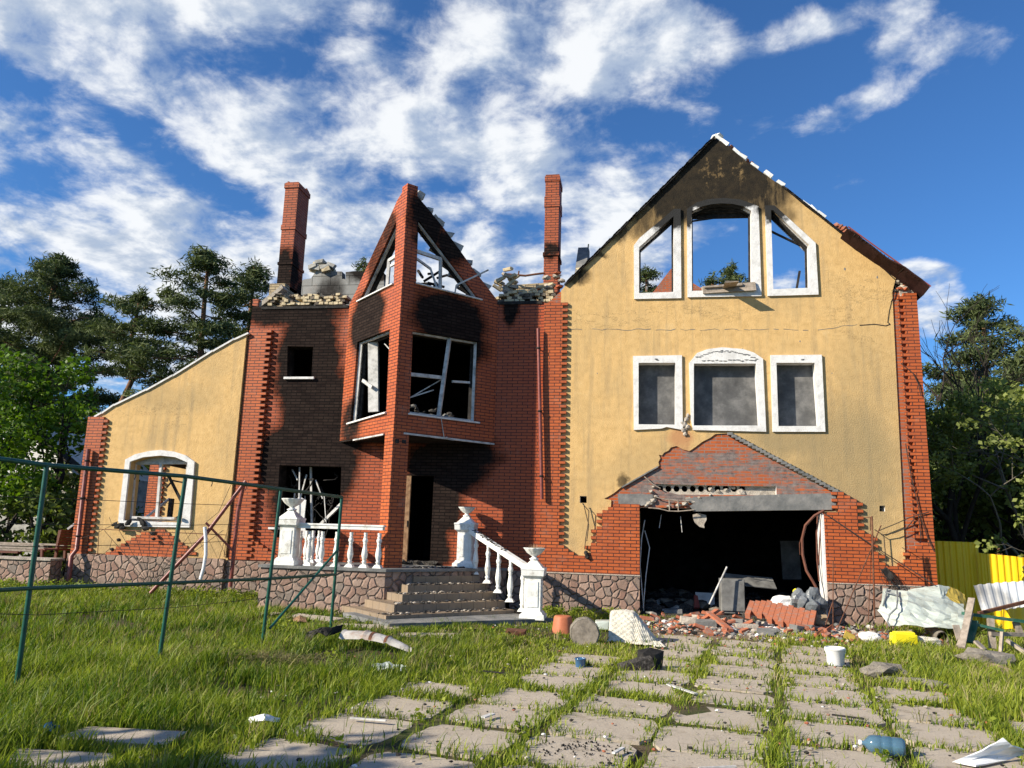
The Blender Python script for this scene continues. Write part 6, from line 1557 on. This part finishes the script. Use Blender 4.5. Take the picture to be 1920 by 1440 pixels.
def broadleaf(loc, h, R, seed, label, group=None, mat='maple', size=.10, n=26, dens=1.0, low=.18, name='leafy_tree', cat='tree', squash=.8, bark='bark_dark'):
    rng = np.random.RandomState(seed); x, y, _ = loc; root = empty(name, (x, y, 0), label, cat, group); b = MB()
    b.tube(limb_path((x, y, -.1), (x, y, h*.6), rng, 5, .02), [h*.022+.02, h*.018+.02, h*.015+.02, h*.012+.015, .02], 8); cs = []; rr_ = []
    for k in range(n):
        t = rng.rand(); z = h*(low+(1-low)*t); rad = R*math.sin(math.pi*min(.97, .16+.80*t))**.7*rng.uniform(.35, 1.0); az = rng.uniform(0, 6.283)
        c = np.array((x+math.cos(az)*rad, y+math.sin(az)*rad, z)); q = R*rng.uniform(.15, .31); cs.append(c); rr_.append((q, q, q*squash))
        if k % 2 == 0: b.tube(limb_path((x, y, max(.1, z*.55)), c, rng, 4, .05), [.05, .04, .025, .01], 5)
    b.build('trunk', M[bark], root)
    V, F, T = leaf_cloud(cs, rr_, 420*dens/(size/.10)**1.6, size, rng, .8, .62, .35)
    tris_mesh('crown', V, F, T, [M[mat]], root); return root
def bare(loc, h, spread, seed, label, mat='bark_dark', depth=5, leafy=0, name='bare_tree', up=.55, r0=.11):
    rng = np.random.RandomState(seed); root = empty(name, loc, label, 'tree'); trunk = MB(); b = MB(); tips = []
    def grow(p, d, L, r, k):
        pts_ = [p]; 
        for i in range(3): d = d+rng.normal(0, .10, 3); d /= np.linalg.norm(d); pts_.append(pts_[-1]+d*L/3)
        (trunk if k == 0 else b).tube([tuple(q) for q in pts_], [r, r*.88, r*.76, r*.64], 6 if k < 2 else 4, cap=False)
        tips.append(pts_[-1])
        if k >= depth: return
        for i in range(rng.randint(2, 4) if k else 4):
            ax = rng.normal(size=3); ax -= d*ax.dot(d); ax /= np.linalg.norm(ax); a = rng.uniform(.35, .85)*spread
            nd = d*math.cos(a)+ax*math.sin(a)+np.array((0, 0, up*.25)); nd /= np.linalg.norm(nd); grow(pts_[-1 if i < 2 else -2], nd, L*rng.uniform(.66, .86), r*.62, k+1)
    grow(np.array(loc, float)+(0, 0, -.1), np.array((0, 0, 1.)), h*.30, r0, 0)
    trunk.build('trunk', M[mat], root); b.build('branches', M[mat], root)
    if leafy:
        t = [tips[i] for i in rng.permutation(len(tips))[:leafy]]; V, F, T = leaf_cloud(t, [(.22, .22, .18)]*len(t), [26]*len(t), .06, rng, .8, .6, .2); tris_mesh('leaves', V, F, T, [M['shrub2']], root)
    return root
def gx(px, py, Y): p = PY(px, py, Y); return p.x, Y, p.z
# --- left trees
def pine_px(px, pt, Y, R, seed, lab, **k):
    x, y, z = gx(px, pt, Y); return pine((x, y, 0), z, R, seed, lab, **k)
pine_px(112, 486, 16, 3.9, 1, 'broad dark pine rising behind the leafy trees on the left', z0=.34, dens=.9, limbs=44)
pine_px(15, 528, 19, 3.4, 2, 'dark pine cut by the left edge of the view', z0=.30, dens=.8, limbs=34)
pine_px(236, 552, 13, 1.7, 3, 'small pine crown leaning out right of the broad dark pine', z0=.66, dens=.8, lean=.8, limbs=16)
pine_px(392, 484, 13, 2.9, 4, 'slender pine right of the gap above the wing roof', z0=.30, dens=.9, limbs=34)
pine_px(478, 500, 16, 2.6, 5, 'pine standing just behind the left chimney', z0=.34, dens=.8, limbs=28)
broadleaf(gx(30, 700, 5)[:2]+(0,), gx(20, 668, 5)[2], 2.5, 11, 'bright green leafy tree at the left edge', n=34, dens=.8, low=.30)
broadleaf(gx(132, 700, 6)[:2]+(0,), gx(140, 680, 6)[2], 2.2, 12, 'bright green leafy tree close to the wing corner', n=34, dens=.8, low=.25)
broadleaf(gx(-90, 700, 3)[:2]+(0,), 8.0, 3.0, 13, 'bright green leafy tree partly beyond the left edge', n=30, dens=.9)
for k, (px, Y, h, R) in enumerate(((20, 3.5, 2.6, 1.9), (85, 3.0, 2.4, 1.7), (140, 4.5, 2.8, 1.6), (-40, 4, 3.0, 2.0), (110, 7, 4.0, 2.2), (180, 8, 4.5, 2.4))):
    x, y, _ = gx(px, 950, Y); broadleaf((x, y, 0), h, R, 20+k, ['dark bush under the leafy tree at the left edge', 'dark bush behind the garden chair', 'dark bush hugging the wing corner', 'dark bush beyond the left edge', 'taller dark bush in front of the white neighbour house', 'tall dark bush behind the wing'][k], mat='shrub', size=.11, n=18, dens=.8, low=.12, name='bush', cat='bush')
# distant belt closing the horizon
rng = np.random.RandomState(77)
belt_c = []; belt_r = []
for k in range(150):
    x = rng.uniform(-75, 75); y = 34+rng.uniform(0, 12)+abs(x)*.05
    for j in range(3): belt_c.append((x+rng.normal(0, 1.6), y, rng.uniform(1, 7.0))); belt_r.append((2.4, 1.6, 2.2))
V, F, T = leaf_cloud(belt_c, belt_r, 60, .42, rng, .8, .6, .2); o = tris_mesh('woodland', V, F, T, [M['shrub']]); tag(o, 'dark belt of far woodland closing the horizon behind the house', 'woodland', kind='stuff')
# --- right trees
pine_px(1838, 568, 16, 2.6, 31, 'tall narrow pine on the right with a bare upper trunk', z0=.38, dens=.75, limbs=34)
pine_px(1925, 655, 12, 2.6, 32, 'pine cut by the right edge of the view', z0=.25, dens=.8, limbs=30)
pine_px(1790, 700, 19, 2.8, 33, 'dim pine behind the bare tree', z0=.15, dens=.8, limbs=30)
bare(gx(1800, 900, 4.5)[:2]+(0,), 8.4, .95, 41, 'dark leafless tree just right of the house corner', depth=6, r0=.12)
bare(gx(1915, 900, 3.0)[:2]+(0,), 6.6, 1.25, 43, 'grey twiggy tree arching in from the right edge', mat='bark_grey', depth=6, leafy=420, up=.1, r0=.07)
for k, (px, Y, h, R) in enumerate(((1775, 7, 5.4, 2.0), (1830, 8, 6.2, 2.4), (1890, 6, 5.4, 2.2), (1950, 5, 5.0, 2.2), (1790, 11, 6.5, 2.4), (1880, 12, 7.5, 2.8), (1990, 9, 7, 2.8), (2080, 6, 6, 2.8))):
    x, y, _ = gx(px, 950, Y); broadleaf((x, y, 0), h, R, 50+k, ['dark bush pressed against the right house corner', 'dark tree behind the yellow fence', 'shrub above the sunlit yellow fence', 'shrub at the right edge behind the fence', 'tall dim tree behind the bare tree', 'tall olive tree below the narrow pine', 'olive tree beyond the right edge', 'far right olive tree beyond the frame'][k], mat='shrub' if k in (0, 1, 4) else 'shrub2', size=.11, n=26, dens=.75, low=.15, name='bush' if h < 5.5 else 'leafy_tree', cat='bush' if h < 5.5 else 'tree')
# trees seen through the gable windows
pine_px(1212, 512, 24, 1.8, 61, 'pine top showing through the left gable window', z0=.5, dens=.8, limbs=22); pine_px(1372, 502, 26, 2.0, 62, 'pine top showing through the middle gable window', z0=.6, dens=.8, limbs=24); pine_px(1335, 522, 26, 1.6, 63, 'smaller pine top behind the rear gable', z0=.5, dens=.7, limbs=18)
pine_px(684, 492, 20, 1.6, 64, 'pine tip just left of the prow gable', z0=.5, dens=.6, limbs=18)
# tree behind the photographer whose shade falls over the lower left of the lawn
sh = PZ(110, 1475, 0); sv = Vector((sdir.x, sdir.y, 0))/sdir.z
for k, (dx_, dy_, hh, R) in enumerate(((-1.1, -.3, 5.0, 1.2), (.2, -1.0, 5.5, 1.2), (-.8, -1.9, 5, 1.3))):
    t = hh*.62; x, y = sh.x+dx_+sv.x*t, sh.y+dy_+sv.y*t
    broadleaf((x, y, 0), hh, R, 90+k, ['leafy tree behind the camera shading the lower left lawn', 'second leafy tree behind the camera by the drive', 'third leafy tree far behind the camera'][k], n=26, dens=.8, low=.35, size=.14)

# --- grass: far too many blades to count
rng = np.random.RandomState(5)
def noise2(x, y, s, seed):
    r = np.random.RandomState(seed); v = 0
    for k in range(5):
        a = r.uniform(0, 6.28); f = s*r.uniform(.6, 1.8); v = v+np.sin((x*math.cos(a)+y*math.sin(a))*f+r.uniform(0, 6.28))
    return v/5
def rubble_mask(x, y):
    d = ((x-2.4)/3.3)**2+((y+1.3)/1.75)**2; d2 = ((x-1.2)/1.9)**2+((y+2.9)/1.0)**2; d3 = ((x-4.8)/1.4)**2+((y+2.3)/1.1)**2
    return np.clip(1.25-np.minimum(np.minimum(d, d2), d3), 0, 1)
def blades(n, xr, yr, hbase, seed, keep=None, wid=.006):
    r = np.random.RandomState(seed); x = r.uniform(*xr, n); y = r.uniform(*yr, n)
    nc_ = n//13; ci = r.randint(0, nc_, n); cl_ = r.random(n) < .68; ca = r.uniform(0, 6.283, n); cr_ = np.abs(r.normal(0, .045, n)); cx_ = r.uniform(*xr, nc_); cy_ = r.uniform(*yr, nc_); ch_ = r.uniform(.55, 1.5, nc_)
    x = np.where(cl_, cx_[ci]+np.cos(ca)*cr_, x); y = np.where(cl_, cy_[ci]+np.sin(ca)*cr_, y); hm = np.where(cl_, ch_[ci], 1.0)
    # in view only
    az = np.degrees(np.arctan2(x, y+CD))+YAW
    ok = (np.abs(az) < 48) & (y > -CD+1.2)
    # never through the house or porch
    ok &= ~((y > -.15) & (x > -14.2) & (x < 6.4)); ok &= ~((x > -8) & (x < -5.3) & (y > -2.35)); 
    s_ = (x-y)*.7071; t_ = (x+y)*.7071; ok &= ~((s_ < -.55) & (t_ > -5.9) & (t_ < -2.9) & (x < -2.2) & (y > -3.6))
    x, y, hm, ca, cl_ = x[ok], y[ok], hm[ok], ca[ok], cl_[ok]; cov = slab_cover(x, y)
    patch = noise2(x, y, 1.1, 1)*.5+noise2(x, y, 3.3, 2)*.35+noise2(x, y, 9, 3)*.2
    tuft = noise2(x, y, 2.2, 8)+.6*noise2(x, y, 6.5, 9)
    rxx = x*math.cos(GA)-y*math.sin(GA)
    drive = np.clip((rxx+1.0)/1.3, 0, 1)*np.clip((5.0-rxx)/.8, 0, 1)    # the worn drive
    far = np.clip((y+10.0)/3, 0, 1); cov = cov*(1-.45*far*r.random(len(x))); p = np.clip(.74+patch*1.9-.05*np.clip((rxx+1.0)/1.3, 0, 1)*(rxx < 4.5), .06, 1)*(1-cov)*(1-rubble_mask(x, y)*1.05)
    p = np.where(cov > 0, np.where(cov < .8, .55*(1-cov)*np.clip(.7+patch*1.6, .1, 1), .010), p)
    near = np.clip((y+17)/4, .6, 1); ok = r.random(len(x)) < p*(1-.25*drive)
    x, y, patch, tuft, drive, hm, ca, cl_ = x[ok], y[ok], patch[ok], tuft[ok], drive[ok], hm[ok], ca[ok], cl_[ok]; n = len(x)
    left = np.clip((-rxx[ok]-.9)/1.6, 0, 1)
    right = np.clip((rxx[ok]-4.2)/1.2, 0, 1)
    h = hbase*(.50+.42*r.random(n))*(1+.45*np.clip(tuft, -1, 1.3))*(1-.30*drive+.50*left+.35*right); h = np.clip(h, .02, .50)
    h *= np.where(r.random(n) < .03, 1.5, 1.0)*hm
    h *= np.where((x > -7.0) & (x < -1.4) & (y > -5.2), .48, 1.0)*(1+.12*drive)
    a = r.uniform(0, 6.283, n); w = wid*(.7+.7*r.random(n))*(1+.25*(y+CD > 9)+.35*(y+CD > 13)); bend = h*r.uniform(.15, .75, n); ba = np.where(cl_, ca+r.normal(0, .5, n), r.uniform(0, 6.283, n))
    ux, uy = np.cos(a)*w, np.sin(a)*w; bx, by = np.cos(ba)*bend+.12*h, np.sin(ba)*bend
    z0 = np.full(n, -.02)
    V = np.empty((n, 5, 3)); 
    V[:, 0] = np.stack([x-ux, y-uy, z0], 1); V[:, 1] = np.stack([x+ux, y+uy, z0], 1)
    V[:, 2] = np.stack([x+bx*.3+ux*.75, y+by*.3+uy*.75, z0+h*.6], 1); V[:, 3] = np.stack([x+bx*.3-ux*.75, y+by*.3-uy*.75, z0+h*.6], 1)
    V[:, 4] = np.stack([x+bx, y+by, z0+h], 1)
    base = np.arange(n)[:, None]*5
    F = np.concatenate([base+np.array([0, 1, 2]), base+np.array([0, 2, 3]), base+np.array([3, 2, 4])], 0)
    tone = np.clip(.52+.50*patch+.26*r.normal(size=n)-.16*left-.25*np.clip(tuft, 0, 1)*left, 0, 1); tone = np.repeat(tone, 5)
    return V.reshape(-1, 3), F, tone, n
V, F, T, n = blades(560000, (-19, 13.5), (-17.4, .5), .135, 1)
o = tris_mesh('grass', V, F, T, [M['grass']]); tag(o, 'rank green grass over the lawn and between the paving slabs', 'grass', kind='stuff')
V, F, T, n2 = blades(190000, (-10, 8.5), (-17.4, -8.5), .145, 3, wid=.0055)
o = tris_mesh('grass', V, F, T, [M['grass']]); tag(o, 'finer grass in the foreground of the lawn and drive', 'grass', kind='stuff')
V, F, T, n3 = blades(60000, (-16, 10), (-17, .5), .17, 2, wid=.004)
o = tris_mesh('dry_grass', V, F, T, [M['straw']]); tag(o, 'dry straw coloured blades scattered through the lawn', 'grass', kind='stuff')
print('blades', n, n2, n3)
cc = PZ(440, 1243, 0); r_s = np.random.RandomState(44); ns = 5000
bx_ = cc.x+r_s.normal(0, .55, ns); by_ = cc.y+r_s.normal(0, .22, ns); a_ = r_s.uniform(0, 6.283, ns); L_ = r_s.uniform(.05, .22, ns); z_ = r_s.uniform(.0, .14, ns)
p0 = np.stack([bx_, by_, z_], 1); p1 = p0+np.stack([np.cos(a_)*L_, np.sin(a_)*L_, r_s.uniform(-.02, .05, ns)], 1); sd_ = np.stack([-np.sin(a_), np.cos(a_), np.zeros(ns)], 1)*.0035
V = np.stack([p0-sd_, p0+sd_, p1], 1).reshape(-1, 3); F = np.arange(ns*3).reshape(-1, 3)
o = tris_mesh('straw', V, F, r_s.rand(ns*3), [M['straw']]); tag(o, 'flattened patch of dead straw in the lawn between the fence posts', 'straw', kind='stuff')
# low weeds along the plinth and a few broad leaved clumps: ground cover
rng = np.random.RandomState(15); cs = []; rr_ = []
for k in range(130):
    x = rng.uniform(-18, -8.2); y = rng.uniform(-1.9, -.5); cs.append((x, y, .12)); rr_.append((.22, .18, rng.uniform(.10, .24)))
for k in range(30):
    x = rng.uniform(-2, 0); y = rng.uniform(-.9, -.3); cs.append((x, y, .08)); rr_.append((.15, .12, .12))
for k in range(26):
    x = rng.uniform(5.2, 8.5); y = rng.uniform(-2.2, -.8); cs.append((x, y, .08)); rr_.append((.2, .15, .14))
for k in range(260):
    x = rng.uniform(-9, 7.5); y = rng.uniform(-16, -3)
    if slab_cover(np.array([x]), np.array([y]))[0] > 0 or (x > 0 and y > -4.5): continue
    q_ = rng.uniform(.05, .13); cs.append((x, y, .04)); rr_.append((q_, q_, q_*.6))
for (px, py) in ((520,1180),(535,1190),(505,1190),(600,1200),(625,1205),(640,1195),(430,1240),(450,1250)): p = PZ(px, py, 0); cs.append((p.x, p.y, .12)); rr_.append((.2, .16, .15))
V, F, T = leaf_cloud(cs, rr_, 2600, .028, rng, .7, .6, .1); o = tris_mesh('weeds', V, F, T, [M['grass']]); tag(o, 'broad leaved weeds along the stone plinth and fence', 'weeds', kind='stuff')
